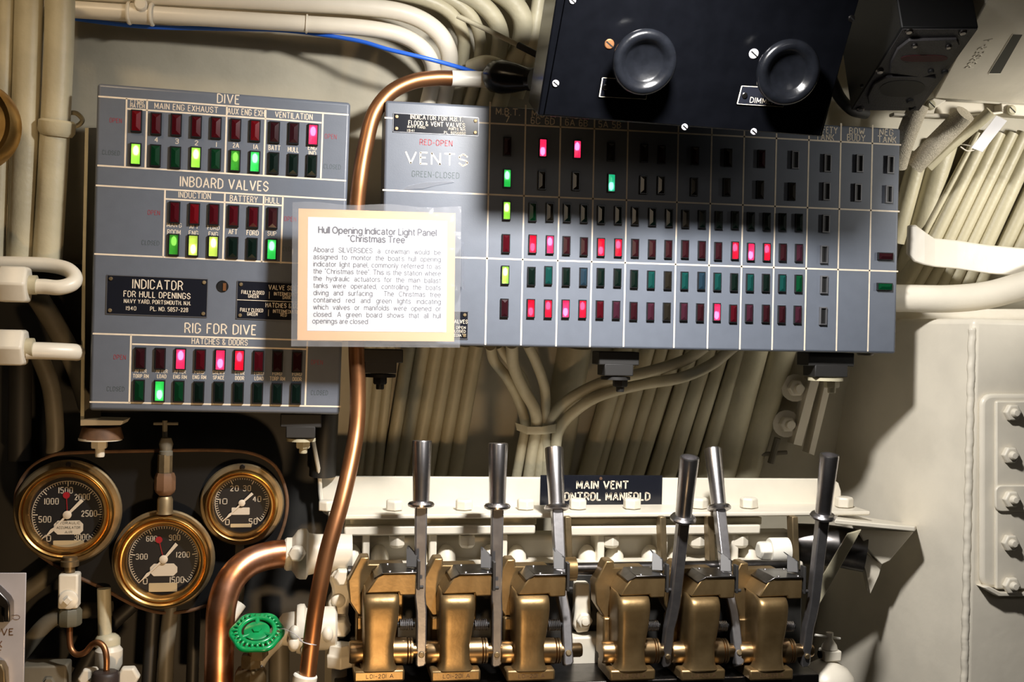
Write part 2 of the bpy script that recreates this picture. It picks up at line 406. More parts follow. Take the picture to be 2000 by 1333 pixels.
def indicator(fr, root, px, py, kind, colr, w, h, horiz=False, flip=0):
    """bezel (part) > jewel and, when lit, the bulb behind it (sub-parts)"""
    u, v = fr.uv(px, py); nm = 'red_indicator' if colr == 'r' else 'green_indicator'
    key = (w, h, fr is RF); rot = (0, math.pi/2, 0) if horiz else None
    bm_ = bezelN if kind == 'e' else bezelM
    if (key, bm_.name) not in JCACHE: JCACHE[(key, bm_.name)] = freshmesh(bezel_mesh(w, h, 0.006, w*(0.16 if kind == 'e' else 0.11)), 'bezel', bm_)
    b = bpy.data.objects.new(nm, JCACHE[(key, bm_.name)]); COL.objects.link(b); b.parent = root; b.location = (u, 0, v)
    if rot: b.rotation_euler = rot
    if kind == 'e':
        b['label'] = 'empty indicator socket'
        if (key, 'e') not in JCACHE:
            q = MB(); q.box((0, -0.0012, 0), (w*.70, .0012, h*.86)); JCACHE[(key, 'e')] = freshmesh(q, 'socket', JM['e'])
        j = bpy.data.objects.new('socket', JCACHE[(key, 'e')]); COL.objects.link(j); j.parent = b; return
    m = LIT[kind][0] if kind in LIT else JM[kind]
    if (key, m.name) not in JCACHE: JCACHE[(key, m.name)] = freshmesh(jewel_mb(w*.80, h*.89, -0.0042, 0.0048), 'jewel', m, 8)
    j = bpy.data.objects.new('jewel', JCACHE[(key, m.name)]); COL.objects.link(j); j.parent = b
    j['label'] = COLNAME[kind]+' glass jewel'
    if kind in LIT:
        for n_, g, sx, sz, y, dz in (('diffuser', LIT[kind][2], .40, .445, -0.0010, 0), ('bulb', LIT[kind][1], .20, .20, -0.0026, flip*h*0.16)):
            if (key, g.name) not in JCACHE:
                q = MB()
                if n_ == 'bulb': q.sphere((0, 0, 0), 1, w*sx, 0.0010, h*sz, 12, 8)
                else: q.box((0, 0, 0), (2*w*sx, .0004, 2*h*sz))
                JCACHE[(key, g.name)] = freshmesh(q, n_, g, 40)
            l = bpy.data.objects.new(n_, JCACHE[(key, g.name)]); COL.objects.link(l); l.parent = b; l.location = (0, y, dz)
def screw(mb, c, r, ax=(0, -1, 0), slot=0.6):
    mb.lathe([(0, 0), (r, 0), (r, r*.35), (r*.8, r*.55), (0, r*.6)], c, ax, 14)
# ---- dive panel (left)
u0, u1, v0, v1 = recess(LF, [(190.5, 164), (683, 198.5), (665.5, 808), (172.5, 805)])
panelL = thing('indicator_panel', 'left grey indicator panel headed DIVE, with three blocks of red and green jewels', 'control panel', LF.M)
mb = MB(LF.M); mb.box(((u0+u1)/2, 0.045, (v0+v1)/2), (u1-u0, 0.09, v1-v0)); mb.build('enclosure', grayP, panelL, bevel=0.006, seg=3)
ln = MB(LF.M)
for a, b in [((192, 188.4), (681, 224.7)), ((248, 212.7), (628, 239.8)), ((190, 323.3), (676, 353.3)), ((247, 192), (244.4, 326)), ((287, 195), (284.5, 328.5)),
             ((442.7, 207), (440, 337)), ((518.5, 213), (515.4, 342)), ((630, 222), (627.4, 350)), ((187, 362.2), (676, 390.8)), ((323, 388.8), (552, 401.8)),
             ((322.6, 371), (318.6, 503)), ((438.7, 378), (435.9, 508)), ((514.8, 382), (511.4, 513)), ((552, 384), (549, 515)), ((184, 496.8), (673, 518)),
             ((181, 651), (669, 668)), ((258, 672.4), (600, 682.8)), ((256.2, 654), (252.2, 787)), ((600, 664), (596.3, 793)), ((175, 785.8), (666, 794.5))]:
    strip(LF, ln, a, b)
ln.build('dividing_lines', lineP, panelL)
tx = MB(LF.M); rd = MB(LF.M); dk = MB(LF.M)
for s, x, y, wd, h, sw in [('DIVE', 446, 193.6, 41, 17, .13), ('CTWR', 267.7, 199.5, 24, 7.5, .15), ('HATCH', 268.3, 207, 26, 7.5, .15), ('MAIN ENG EXHAUST', 364.3, 211, 119, 11, .13),
                       ('AUX ENG EXH', 480.6, 219.2, 70, 11.5, .13), ('VENTILATION', 574, 226.4, 71, 11, .13), ('4', 305.3, 273, 5.5, 9, .15), ('3', 345.5, 276, 5.5, 9, .15),
                       ('2', 383.7, 279, 5.5, 9, .15), ('1', 422.7, 282.5, 0, 9, .15), ('2A', 460.7, 284, 11, 9, .15), ('1A', 499.7, 287, 8, 9, .15), ('BATT', 536, 289, 22, 9, .15),
                       ('HULL', 573, 292.5, 20, 9, .15), ('ENG', 610, 288.8, 16, 8, .16), ('IND', 610, 299.6, 13, 8, .16), ('INBOARD VALVES', 438.7, 359.5, 166, 18.5, .13),
                       ('INDUCTION', 380.3, 382, 60, 11, .13), ('BATTERY', 476.3, 388.8, 52, 11, .13), ('HULL', 532, 391.6, 26, 11, .13), ("MAN'G", 340.4, 440, 27, 8, .15),
                       ('ROOM', 339.8, 453.5, 24, 8.5, .15), ('AFT', 379, 442.7, 16, 8, .15), ('ENG', 378, 455.5, 17, 8.5, .15), ('FORD', 417, 445, 22, 8, .15), ('ENG', 416.5, 457.8, 17, 8.5, .15),
                       ('AFT', 455, 453, 16, 9, .15), ('FORD', 493.4, 455, 22, 9, .15), ('SUP', 531, 456.4, 16, 8.5, .15), ('RIG FOR DIVE', 431, 643, 134, 18.5, .13), ('HATCHES & DOORS', 429.4, 668, 105, 11, .13)]:
    text(LF, tx, s, x, y, wd, h, sw=sw)
ra = [(273, 682), (313.2, 701), (353, 701.7), (391.7, 703.2), (430.4, 703.2), (467.5, 704.2), (505.2, 705.8), (542.3, 706.5), (580.3, 707.4)]
for s1, s2, x, y in [('AFTER', 'TORP RM', 275, 725), ('AFTER', 'LOAD', 316, 725.5), ('AFTER', 'ENG RM', 351.5, 726.7), ('FORD', 'ENG RM', 389.4, 727.2), ('CREWS', 'SPACE', 427, 728),
                     ('CTWR', 'DOOR', 468.2, 729), ('FORD', 'LOAD', 506, 729.6), ('FORD', 'TORP RM', 541.5, 730), ('FORD', 'DOOR', 580.3, 731)]:
    text(LF, tx, s1, x, y, 4.3*len(s1), 6.5, sw=.16); text(LF, tx, s2, x, y+10, 4.1*len(s2), 7, sw=.16)
tx.build('lettering', lineP, panelL)
for x, y in [(226, 235.5), (646, 266.8), (300.5, 415.6), (567, 428), (233.9, 698), (619, 708)]:
    rd = MB(LF.M); text(LF, rd, 'OPEN', x, y, 22, 8.5, sw=.10); rd.build('open_mark', redT, panelL, label='faded red OPEN lettering')
for x, y in [(217, 298.5), (649, 325.8), (294, 474.5), (569, 487), (226, 760), (624, 767.5)]:
    dk = MB(LF.M); text(LF, dk, 'CLOSED', x, y, 32, 8.5, sw=.07); dk.build('closed_mark', dkT, panelL, label='faded dark CLOSED lettering')
mb = MB(LF.M); u, v = LF.uv(434.5, 559.7); r = 10.5*LF.m(434, 560)
mb.lathe([(r*1.1, -0.0006), (r, -0.0008), (r*.93, 0.0), (0, 0.0)], LF.M.inverted() @ (LF.M @ Vector((u, -0.0004, v))), (0, 1, 0), 24); mb.build('key_hole', blackM, panelL)
cap = MB(LF.M); m = LF.m(434, 560)
cap.box((u+4*m, -0.0012, v-1*m), (6*m, 0.0012, 15*m)); cap.build('copper_contact', copperD, panelL)
wl, hl = 0.0195, 0.0405
C1 = lambda p: (150+.285*p[0], 140+.285*p[1])
C2 = lambda p: (140+.3226*p[0], 480+.3226*p[1])
for pts, ks, cf, cc in [([(410, 340), (545, 360), (683, 367), (820, 380), (955, 388), (1090, 400), (1222, 408), (1355, 418), (1487, 425), (1618, 435)], 'RrrrrrRdd1', C1, 'r'),
                        ([(405, 567), (540, 577), (677, 590), (816, 592), (952, 602), (1086, 612), (1220, 620), (1350, 628), (1482, 638), (1610, 645)], '2gg2g53kkk', C1, 'g'),
                        ([(672, 967), (807, 977), (940, 982), (1075, 990), (1210, 1000), (1342, 1005)], 'rRrrrd', C1, 'r'),
                        ([(665, 1187), (798, 1193), (936, 1200), (1070, 1207), (1202, 1213), (1335, 1220)], '544kk3', C1, 'g'),
                        ([(417, 682), (537, 685), (660, 687), (780, 692), (900, 692), (1015, 695), (1132, 700), (1247, 702), (1365, 705)], 'dd1r17rdd', C2, 'r'),
                        ([(410, 877), (533, 880), (650, 882), (771, 887), (892, 887), (1010, 890), (1127, 892), (1243, 895), (1358, 896)], 'g3gkkkkkk', C2, 'g')]:
    for i, p in enumerate(pts): indicator(LF, panelL, *cf(p), ks[i], cc, wl, hl, flip=(1, -1, 1)[i % 3])
# ---- vents panel (right)
u0, u1, v0, v1 = recess(RF, [(752, 197), (1761, 250), (1748, 691), (744, 673)])
panelR = thing('indicator_panel', 'long grey indicator panel marked VENTS, ruled into columns of small jewels', 'control panel', RF.M)
mb = MB(RF.M); mb.box(((u0+u1)/2, 0.05, (v0+v1)/2), (u1-u0, 0.10, v1-v0)); mb.build('enclosure', grayP, panelR, bevel=0.005, seg=3)
ln = MB(RF.M)
cols = [((958, 199), (947.3, 674)), ((1028, 205), (1016.3, 675)), ((1097, 207), (1084.5, 677)), ((1162.5, 210), (1151.3, 678)), ((1227, 213), (1218, 678)), ((1326, 221), (1315.6, 680)),
        ((1391.6, 224), (1380.8, 681.5)), ((1454.6, 226), (1444.6, 683)), ((1517.3, 230), (1507.7, 684)), ((1581, 236), (1570.7, 685)), ((1642.7, 241), (1633.4, 686)), ((1704, 244), (1695.3, 687))]
for a, b in cols: strip(RF, ln, a, b, 3.0)
for a, b in [((751, 229.5), (1760, 283.8)), ((747, 371.3), (1757, 413.5)), ((746, 498), (1754, 531))]: strip(RF, ln, a, b, 3.2)
ln.build('dividing_lines', lineP, panelR)
tx = MB(RF.M); rd = MB(RF.M); dk = MB(RF.M); heads = {}
for s, x, y, wd, h, sw in [('VENTS', 853, 310.5, 121, 22, .15), ('M.B.T.', 992, 218.5, 46, 12.5, .15), ('7', 991, 233, 7, 12, .15), ('M.B.T.', 1062, 222.5, 46, 12.5, .15), ('6C 6D', 1060, 236.5, 46, 12, .15),
                       ('M.B.T.', 1128, 225.5, 44, 12.5, .15), ('6A 6B', 1126, 240, 44, 12, .15), ('M.B.T.', 1194, 229, 44, 12.5, .15), ('5A 5B', 1191, 243.5, 44, 12, .15),
                       ('SAFETY', 1613, 254, 47, 12, .14), ('TANK', 1611, 268, 37, 12, .14), ('BOW', 1673.5, 256.5, 31, 12, .14), ('BUOY', 1672, 269.5, 37, 12, .14), ('NEG', 1731, 258.5, 28, 12, .14), ('TANK', 1732, 272.5, 38, 12, .14)]:
    heads.setdefault(round(x/40) if x > 900 else 0, []).append((s, x, y, wd, h, sw))
for q in heads.values():
    tx = MB(RF.M)
    for s, x, y, wd, h, sw in q: text(RF, tx, s, x, y, wd, h, sw=sw)
    tx.build('column_heading' if q[0][0] != 'VENTS' else 'title_lettering', lineP, panelR)
text(RF, rd, 'RED-OPEN', 851.8, 279, 63, 10.5, sw=.17); text(RF, dk, 'GREEN-CLOSED', 851, 341.5, 92, 11, sw=.09)
rd.build('red_lettering', redT, panelR, label='red RED-OPEN lettering'); dk.build('dark_lettering', dkT, panelR, label='faded GREEN-CLOSED lettering')
C3 = lambda p: (690+.2926*p[0], 170+.2926*p[1])
C4 = lambda p: (1200+.3752*p[0], 220+.3752*p[1])
C6 = lambda p: (880+.3301*p[0], 480+.3301*p[1])
wr, hr = 0.0160, 0.0370
rows = [('r', C3, [(1025, 400), (1263, 410), (1492, 420), (1717, 436)], 'd11c', C4, [(152, 213), (243, 220), (417, 227), (590, 237), (762, 243), (937, 248), (1105, 265), (1272, 267), (1432, 273)], 'cddcdeeee'),
        ('g', C3, [(1025, 613), (1257, 626), (1483, 632), (1720, 643)], '3cc6', C4, [(148, 378), (240, 380), (412, 388), (582, 390), (755, 403), (920, 413), (1100, 412), (1263, 418), (1425, 427)], 'cccccceee'),
        ('g', C3, [(1022, 828), (1195, 838), (1310, 838), (1425, 843), (1537, 848), (1652, 855), (1765, 858)], '2gckkkk', C4,
         [(105, 540), (195, 545), (282, 550), (367, 555), (453, 557), (540, 562), (625, 562), (707, 567), (790, 570), (872, 572), (957, 575), (1097, 580)], 'ckkckkkkkkke'),
        ('r', C3, [(1017, 1047), (1195, 1050), (1310, 1055), (1420, 1060), (1537, 1067), (1650, 1072), (1765, 1075)], 'r71dd77', C4,
         [(105, 707), (193, 710), (278, 713), (365, 713), (452, 717), (537, 723), (625, 720), (707, 727), (790, 728), (873, 730), (957, 732), (1088, 740)], 'dddddd717dpe'),
        ('g', C3, [(1012, 1257), (1187, 1265), (1300, 1260), (1418, 1268), (1533, 1270), (1648, 1272), (1760, 1275)], '2ktkbkk', C4,
         [(100, 868), (188, 872), (275, 875), (362, 877), (450, 878), (533, 882), (620, 885), (702, 887), (785, 888), (870, 890), (955, 892), (1088, 897)], 'ktctbtktktGe'),
        ('r', C6, [(317, 370), (473, 372), (575, 375), (678, 375), (778, 377), (880, 380), (977, 382)], 'd7717rp', C4,
         [(97, 1035), (185, 1037), (270, 1038), (358, 1038), (443, 1042), (530, 1040), (615, 1048), (698, 1045), (785, 1048), (867, 1052), (950, 1053), (1083, 1060)], 'dpcpd1rpddpe')]
for cc, fa, pa, ka, fb, pb, kb in rows:
    for i, p in enumerate(pa): indicator(RF, panelR, *fa(p), ka[i], cc, wr, hr, flip=(1, -1)[i % 2])
    for i, p in enumerate(pb): indicator(RF, panelR, *fb(p), kb[i], cc, wr, hr, flip=(1, -1)[i % 2])
indicator(RF, panelR, *C4((1407, 750)), 'd', 'r', wr, 0.034, True); indicator(RF, panelR, *C4((1403, 908)), 'G', 'g', wr, 0.034, True)
# ---- name plates fixed to the panels
def nameplate(root, fr, cs, label, lines, thick=0.0016, m=plateB, screws=True, edge=bezelN):
    a0, a1, b0, b1 = recess(fr, cs); M = fr.M
    mb = MB(M); mb.box(((a0+a1)/2, -thick/2, (b0+b1)/2), (a1-a0, thick, b1-b0)); t = mb.build('name_plate', m, root, bevel=0.0006, seg=1, label=label)
    if edge:
        e = MB(M); w_ = 0.0011; z = -thick-0.0002
        for x0, x1, y0, y1 in ((a0, a1, b0, b0+w_), (a0, a1, b1-w_, b1), (a0, a0+w_, b0, b1), (a1-w_, a1, b0, b1)): e.poly([(x0, z, y0), (x1, z, y0), (x1, z, y1), (x0, z, y1)])
        e.build('border', edge, t)
    l = MB(M)
    for s, x, yy, wd, h, sw in lines:
        if s == '/': strip(fr, l, x, yy, wd, -thick-0.0004)
        else: text(fr, l, s, x, yy, wd, h, -thick-0.0004, sw)
    l.build('lettering', lineP, t)
    if screws:
        ins = 0.007
        for x in (a0+ins, a1-ins):
            for z in (b0+ins, b1-ins):
                q = MB(M); screw(q, (x, -thick, z), 0.0036); q.build('screw', brassD, t)
    return t
nameplate(panelL, LF, [(209, 536.5), (406.5, 545.5), (404.5, 620.5), (206.8, 614)], 'black plate reading INDICATOR FOR HULL OPENINGS',
          [('INDICATOR', 308.4, 556.5, 93, 17, .12), ('FOR HULL OPENINGS', 307.3, 576.5, 124, 11, .14), ('NAVY YARD, PORTSMOUTH, N.H.', 307.8, 590.5, 124, 7.5, .15), ('1940', 256.3, 602.5, 18, 7, .15), ('PL. NO. 5857-228', 330.5, 604.5, 70, 7.5, .15)])
nameplate(panelL, LF, [(463.6, 547.6), (668, 557.5), (666, 632), (461, 621.5)], 'black plate reading VALVE SETTINGS',
          [('VALVE SETTINGS', 566, 563, 80, 8.5, .14), ('FULLY CLOSED', 494, 571.5, 43, 6.5, .15), ('GREEN', 495, 579, 19, 6, .15), ('INTERMEDIATE', 560, 575, 48, 6.5, .15), ('DARK', 560, 581.5, 15, 6, .15),
           ('/', (463, 585), (668, 594.5), 1.2, 0, 0), ('/', (526, 570), (525.7, 583.5), 1, 0, 0), ('HATCHES & DOORS', 560, 597.5, 80, 8.5, .14), ('FULLY CLOSED', 491.6, 606, 43, 6.5, .15), ('GREEN', 493, 613.8, 19, 6, .15),
           ('INTERMEDIATE', 558, 609, 48, 6.5, .15), ('RED', 554, 615.5, 11, 6, .15), ('/', (524.5, 605), (524.2, 617.5), 1, 0, 0)])
nameplate(panelR, RF, [(767.5, 220.3), (936, 230.6), (934.3, 266.5), (767.5, 258.4)], 'black plate reading INDICATOR FOR M.B.T. FLOOD & VENT VALVES',
          [('INDICATOR FOR M.B.T.', 853, 231, 102, 8.5, .15), ('FLOOD & VENT VALVES', 853, 243, 110, 8.5, .15), ('NAVY YARD,', 813.5, 248.6, 35, 4.5, .16), ('PORTS, N.H.', 892.5, 253, 33, 4.5, .16), ('1941', 802, 255.5, 13, 4.5, .16), ('PL. 6050888', 888, 260, 42, 4.5, .16)])
nameplate(panelR, RF, [(772, 604.5), (914.6, 609.8), (913.4, 664.5), (771, 659)], 'small black plate reading VALVES',
          [('VALVES', 897, 628.5, 32, 7, .15), ('OPEN', 900, 640.3, 18, 5, .15), ('CLOSED', 896, 647.6, 26, 5, .15), ('INTERMEDIATE', 886, 655.2, 48, 5, .15)])
# ---- paper notice in its clear sleeve, taped across the two panels
SF = Frame(P(735, 538, -0.075), (math.cos(.010), 0.015, math.sin(.010)), (0, 0, 1))
sign = thing('information_notice', 'white paper notice on orange card in a clear sleeve, titled Hull Opening Indicator Light Panel', 'notice', SF.M)
def sheet(cs, y, t, name, m, bev=0):
    a0, a1, b0, b1 = recess(SF, cs); mb = MB(SF.M); mb.box(((a0+a1)/2, y+t/2, (b0+b1)/2), (a1-a0, t, b1-b0)); return mb.build(name, m, sign, bevel=bev)
sheet([(583.3, 407), (889, 417), (887.7, 668), (580.4, 664.4)], 0.0006, 0.0012, 'orange_card', paperO)
sheet([(601.3, 424), (873.3, 431.6), (872, 649.4), (600, 646.5)], 0.0001, 0.0004, 'paper', paperW)
# sleeve: front and back films with a crinkled sealed edge
a0, a1, b0, b1 = recess(SF, [(571, 394.4), (900, 406.4), (899, 680), (569, 676.5)])
mb = MB(SF.M); nx, nz = 40, 34; g = [[None]*(nz+1) for _ in range(nx+1)]
for i in range(nx+1):
    for k in range(nz+1):
        u, v = a0+(a1-a0)*i/nx, b0+(b1-b0)*k/nz; e = min(i, nx-i, k, nz-k)
        yy = -0.0012 if e > 2 else (-0.0006+random.uniform(-.0016, .0016)*(1 if e < 2 else .4))
        g[i][k] = mb.vv((u, yy, v+(0.002*math.sin(i*.35) if k == nz else 0)))
for i in range(nx):
    for k in range(nz): mb.f([g[i][k], g[i+1][k], g[i+1][k+1], g[i][k+1]])
mb.build('clear_sleeve', sleeveM, sign, ang=180)
def arc(cx, cy, rx, ry, a0, a1):
    n = max(3, int(abs(a1-a0)/30)); return [(cx+rx*math.cos(math.radians(a0+(a1-a0)*i/n)), cy+ry*math.sin(math.radians(a0+(a1-a0)*i/n))) for i in range(n+1)]
O_ = arc(1.9, 2.5, 1.9, 2.5, 0, 360)
LC = {'a': (3.3, [arc(1.7, 3.6, 1.4, 1.4, 165, 0)+[(3.1, 0.6), (3.4, 0)], arc(1.55, 1.4, 1.55, 1.4, 20, 340)]), 'b': (3.8, [[(0, 7), (0, 0)], O_]), 'c': (3.5, [arc(1.9, 2.5, 1.9, 2.5, 45, 315)]),
      'd': (3.8, [[(3.8, 7), (3.8, 0)], O_]), 'e': (3.8, [[(0, 2.6), (3.8, 2.6)], arc(1.9, 2.5, 1.9, 2.5, 0, 320)]), 'f': (1.8, [arc(1.7, 5.9, 1.0, 1.1, 80, 180)+[(.7, 0)], [(0, 5), (1.8, 5)]]),
      'g': (3.8, [O_, [(3.8, 5), (3.8, -.4)]+arc(1.9, -.4, 1.9, 1.6, 0, -150)]), 'h': (3.2, [[(0, 7), (0, 0)], arc(1.6, 3.3, 1.6, 1.7, 180, 0)+[(3.2, 0)]]), 'i': (0, [[(0, 5), (0, 0)], [(0, 6.5), (0, 7)]]),
      'k': (3.0, [[(0, 7), (0, 0)], [(2.9, 5), (0, 2)], [(1.1, 3.1), (3.1, 0)]]), 'l': (0, [[(0, 7), (0, 0)]]), 'm': (5.6, [[(0, 5), (0, 0)], arc(1.4, 3.4, 1.4, 1.6, 180, 0)+[(2.8, 0)], arc(4.2, 3.4, 1.4, 1.6, 180, 0)+[(5.6, 0)]]),
      'n': (3.2, [[(0, 5), (0, 0)], arc(1.6, 3.3, 1.6, 1.7, 180, 0)+[(3.2, 0)]]), 'o': (3.8, [O_]), 'p': (3.8, [[(0, 5), (0, -2)], O_]), 'r': (1.7, [[(0, 5), (0, 0)], arc(1.6, 3.2, 1.6, 1.8, 180, 85)]),
      's': (3.2, [[(3, 4), (2.4, 4.8), (1.6, 5), (.7, 4.8), (.2, 4), (.3, 3.2), (1, 2.8), (2.2, 2.4), (3.1, 1.9), (3.2, 1.1), (2.6, .3), (1.6, 0), (.6, .3), (0, 1.1)]]),
      't': (1.9, [[(.8, 6.5), (.8, 1)]+arc(1.8, 1, 1, 1, 180, 270), [(0, 5), (1.9, 5)]]), 'u': (3.2, [[(0, 5), (0, 1.7)]+arc(1.6, 1.7, 1.6, 1.7, 180, 360), [(3.2, 5), (3.2, 0)]]), 'v': (3.4, [[(0, 5), (1.7, 0), (3.4, 5)]]),
      'w': (5.2, [[(0, 5), (1.3, 0), (2.6, 5), (3.9, 0), (5.2, 5)]]), 'y': (3.4, [[(0, 5), (1.7, .2)], [(3.4, 5), (1.4, -1.2), (.9, -1.8), (.1, -1.9)]]),
      '\u201c': (1.3, [[(.3, 7), (0, 5.8)], [(1.3, 7), (1.0, 5.8)]]), '\u201d': (1.3, [[(.3, 7), (0, 5.8)], [(1.3, 7), (1.0, 5.8)]]), "'": (0, [[(0, 7), (0, 5.6)]]), '.': (0, [[(0, 0), (0, .35)]]), ',': (.3, [[(.3, .4), (0, -1)]])}
for ch, cen in (('C', 1), ('O', 1), ('S', 0)):
    pass
LC['O'] = (5.2, [arc(2.6, 3.5, 2.6, 3.5, 0, 360)]); LC['C'] = (5.0, [arc(2.6, 3.5, 2.6, 3.5, 45, 315)])
LC['D'] = (4.4, [[(0, 0), (0, 7), (1.8, 7)]+arc(1.8, 3.5, 2.6, 3.5, 90, -90)+[(0, 0)]]); LC['S'] = (4.2, [[(x*1.3, y*1.4) for x, y in LC['s'][1][0]]])
def words(lines, name, m, sw):
    """print set in plain sans strokes; justified lines spread their word gaps"""
    mb = MB(SF.M)
    def wstr(wd):
        x = 0; out = []
        for ch in wd:
            gw, pl = LC[ch] if ch in LC else (GL[ch][0]*.78, [[(a*.78, b*.78) for a, b in q] for q in GL[ch][1]])
            out += [[(x+a, b) for a, b in q] for q in pl]; x += gw+1.35
        return out, x-1.35
    for s, xl, xr, py, hpx, just in lines:
        ws = [wstr(x) if x else ([], 0) for x in s.split(' ')]; u = hpx*SF.m(735, py)/7; x0, v0 = SF.uv(xl, py); x1 = SF.uv(xr, py)[0]; n = len(ws); tot = sum(q[1] for q in ws)
        if just:
            kx = u*1.0; gap = ((x1-x0)-tot*kx)/(n-1)
            if gap < 3.0*u: kx = ((x1-x0)-3.0*u*(n-1))/tot; gap = 3.0*u
        else: kx = (x1-x0)/(tot+3.4*(n-1)); gap = 3.4*kx
        x = x0
        for segs, wd in ws:
            for q in segs: stroke(mb, [(x+a*kx, v0+(b-3.5)*u) for a, b in q], -0.0003, sw*u/2)
            x += wd*kx+gap
    return mb.build(name, m, sign)
words([('Hull Opening Indicator Light Panel', 622.5, 852, 449, 12.2, 0), ('\u201cChristmas Tree\u201d', 680, 795, 466, 12.2, 0)], 'title', ink, 1.35)
body = ['Aboard SILVERSIDES a crewman would be', "assigned to monitor the boat's hull opening", 'indicator light panel, commonly referred to as', 'the \u201cChristmas tree\u201d. This is the station where',
        'the hydraulic actuators for the main ballast', 'tanks were operated, controlling the boats', 'diving and surfacing.  The Christmas tree', 'contained red and green lights indicating',
        'which valves or manifolds were opened or', 'closed. A green board shows that all hull']
words([(s, 612.5, 860.5, 487.5+14.05*i, 9.4, 1) for i, s in enumerate(body)]+[('openings are closed.', 610.5, 720, 627.2, 9.4, 0)], 'body_text', ink, 0.85)
# tape holding the notice, and a scrap left on the panel
mb = MB(); q = [P(x, y, Y) for x, y, Y in ((899, 470, -.072), (906, 474, -.03), (907, 566, -.03), (899, 560, -.072))]; mb.prism(q, (0, -0.0004, 0)); r_ = [P(x, y, Y) for x, y, Y in ((906, 474, -.03), (903, 480, -.0012), (903, 560, -.0012), (907, 566, -.03))]; mb.prism(r_, (0, -0.0004, 0))
tag(mb.build('sticky_tape', tapeM), 'clear tape along the right edge of the paper notice', 'tape')
mb = MB(RF.M); mb.prism([(*[RF.uv(x, y)[0]], -0.001-0.002*math.sin(k*1.3)**2, RF.uv(x, y)[1]) for k, (x, y) in enumerate([(785, 371), (797, 363), (830, 356), (884, 353.5), (888, 356), (850, 363), (826, 369), (800, 370)])], (0, -0.0004, 0))
tag(mb.build('sticky_tape', tapeM), 'torn scrap of clear tape under GREEN-CLOSED on the right panel', 'tape')
# ---------------------------------------------------------------- pipes, cables and wires
def pp(pts, Y=None): return [P(p[0], p[1], p[2] if len(p) > 2 else Y) for p in pts]
def pipe(name, pts, rpx, m, label, cat, parent=None, group=None, n=16, k=8, smooth=True):
    pts = pp(pts); r = rpx*mpp(pts[len(pts)//2]); mb = MB(); mb.tube(pts, r, n, k, smooth)
    o = mb.build(name, m, parent)
    if parent is None: tag(o, label, cat, group)
    elif label: o['label'] = label
    return o
# thin copper tube from the black boot, over and down between the panels, in front of the manifold
tub = thing('copper_tube', 'long thin copper tube bending down between the two panels and behind the paper notice', 'pipe', P(690, 600, -0.02))
path = [(884, 153, .035), (850, 153, .033), (805, 160, .03), (762, 182, .025), (731, 222, .02), (715, 280, .01), (703, 350, 0), (696, 430, 0), (696, 550, -.005), (696, 680, -.01), (699, 760, -.015), (697, 830, -.03), (686, 900, -.06), (666, 985, -.10), (640, 1075, -.13), (622, 1160, -.145), (610, 1240, -.15), (600, 1326, -.15)]
pts = pp(path); mb = MB(); L_ = [14.5]*5+[17.5, 20, 19, 16, 12.5, 12, 13, 14.5, 15.5, 16, 16, 15.5, 15.5]
mb.tube(pts, lambda t: 0.0150, 18, 8); mb.build('tube', copperD, tub)
mb = MB(); mb.tube(pp([(882, 153, .035), (905, 154, .036), (935, 155, .037), (965, 157, .038)]), 0.0158, 18); mb.build('white_painted_end', whiteP, tub, label='white painted end')
mb = MB(); mb.tube(pp([(597, 1318, -.15), (592, 1345, -.15)]), 0.0215, 18, smooth=False); mb.build('white_union', whiteP, tub, bevel=0.003, label='white painted union')
mb = MB(); c = P(604, 1254, -.15); mb.tube([c+Vector((math.cos(t)*.0165, math.sin(t)*.0165, -.004*math.cos(t))) for t in [i*math.pi/6 for i in range(12)]], 0.0011, 6, 2, closed=True)
mb.tube(pp([(590, 1252, -.162), (575, 1239, -.15), (553, 1229, -.13), (540, 1233, -.11)]), 0.0006, 6); tag(mb.build('lashing_wire', silver), 'thin wire looped round the copper tube beside the green handwheel', 'wire')
# black boot on the side of the knob box
mb = MB(); a, b = P(957, 148, .03), P(1066, 158, -.06); m = mpp(a); mb.lathe([(0, 0), (24*m, 0), (31*m, 10*m), (33*m, 30*m), (29*m, 55*m), (23*m, 80*m), (20*m, 92*m), (22*m, 94*m), (22*m, 104*m), (0, 104*m)], a, b-a, 28)
tag(mb.build('cable_boot', bake), 'glossy black rounded boot where the copper tube meets the knob box', 'cable gland')
pipe('cable_stub', [(920, 132, .09), (950, 124, .06), (985, 135, .05)], 16, cableP, 'short tan painted stub entering the black boot beside the white tube end', 'cable')
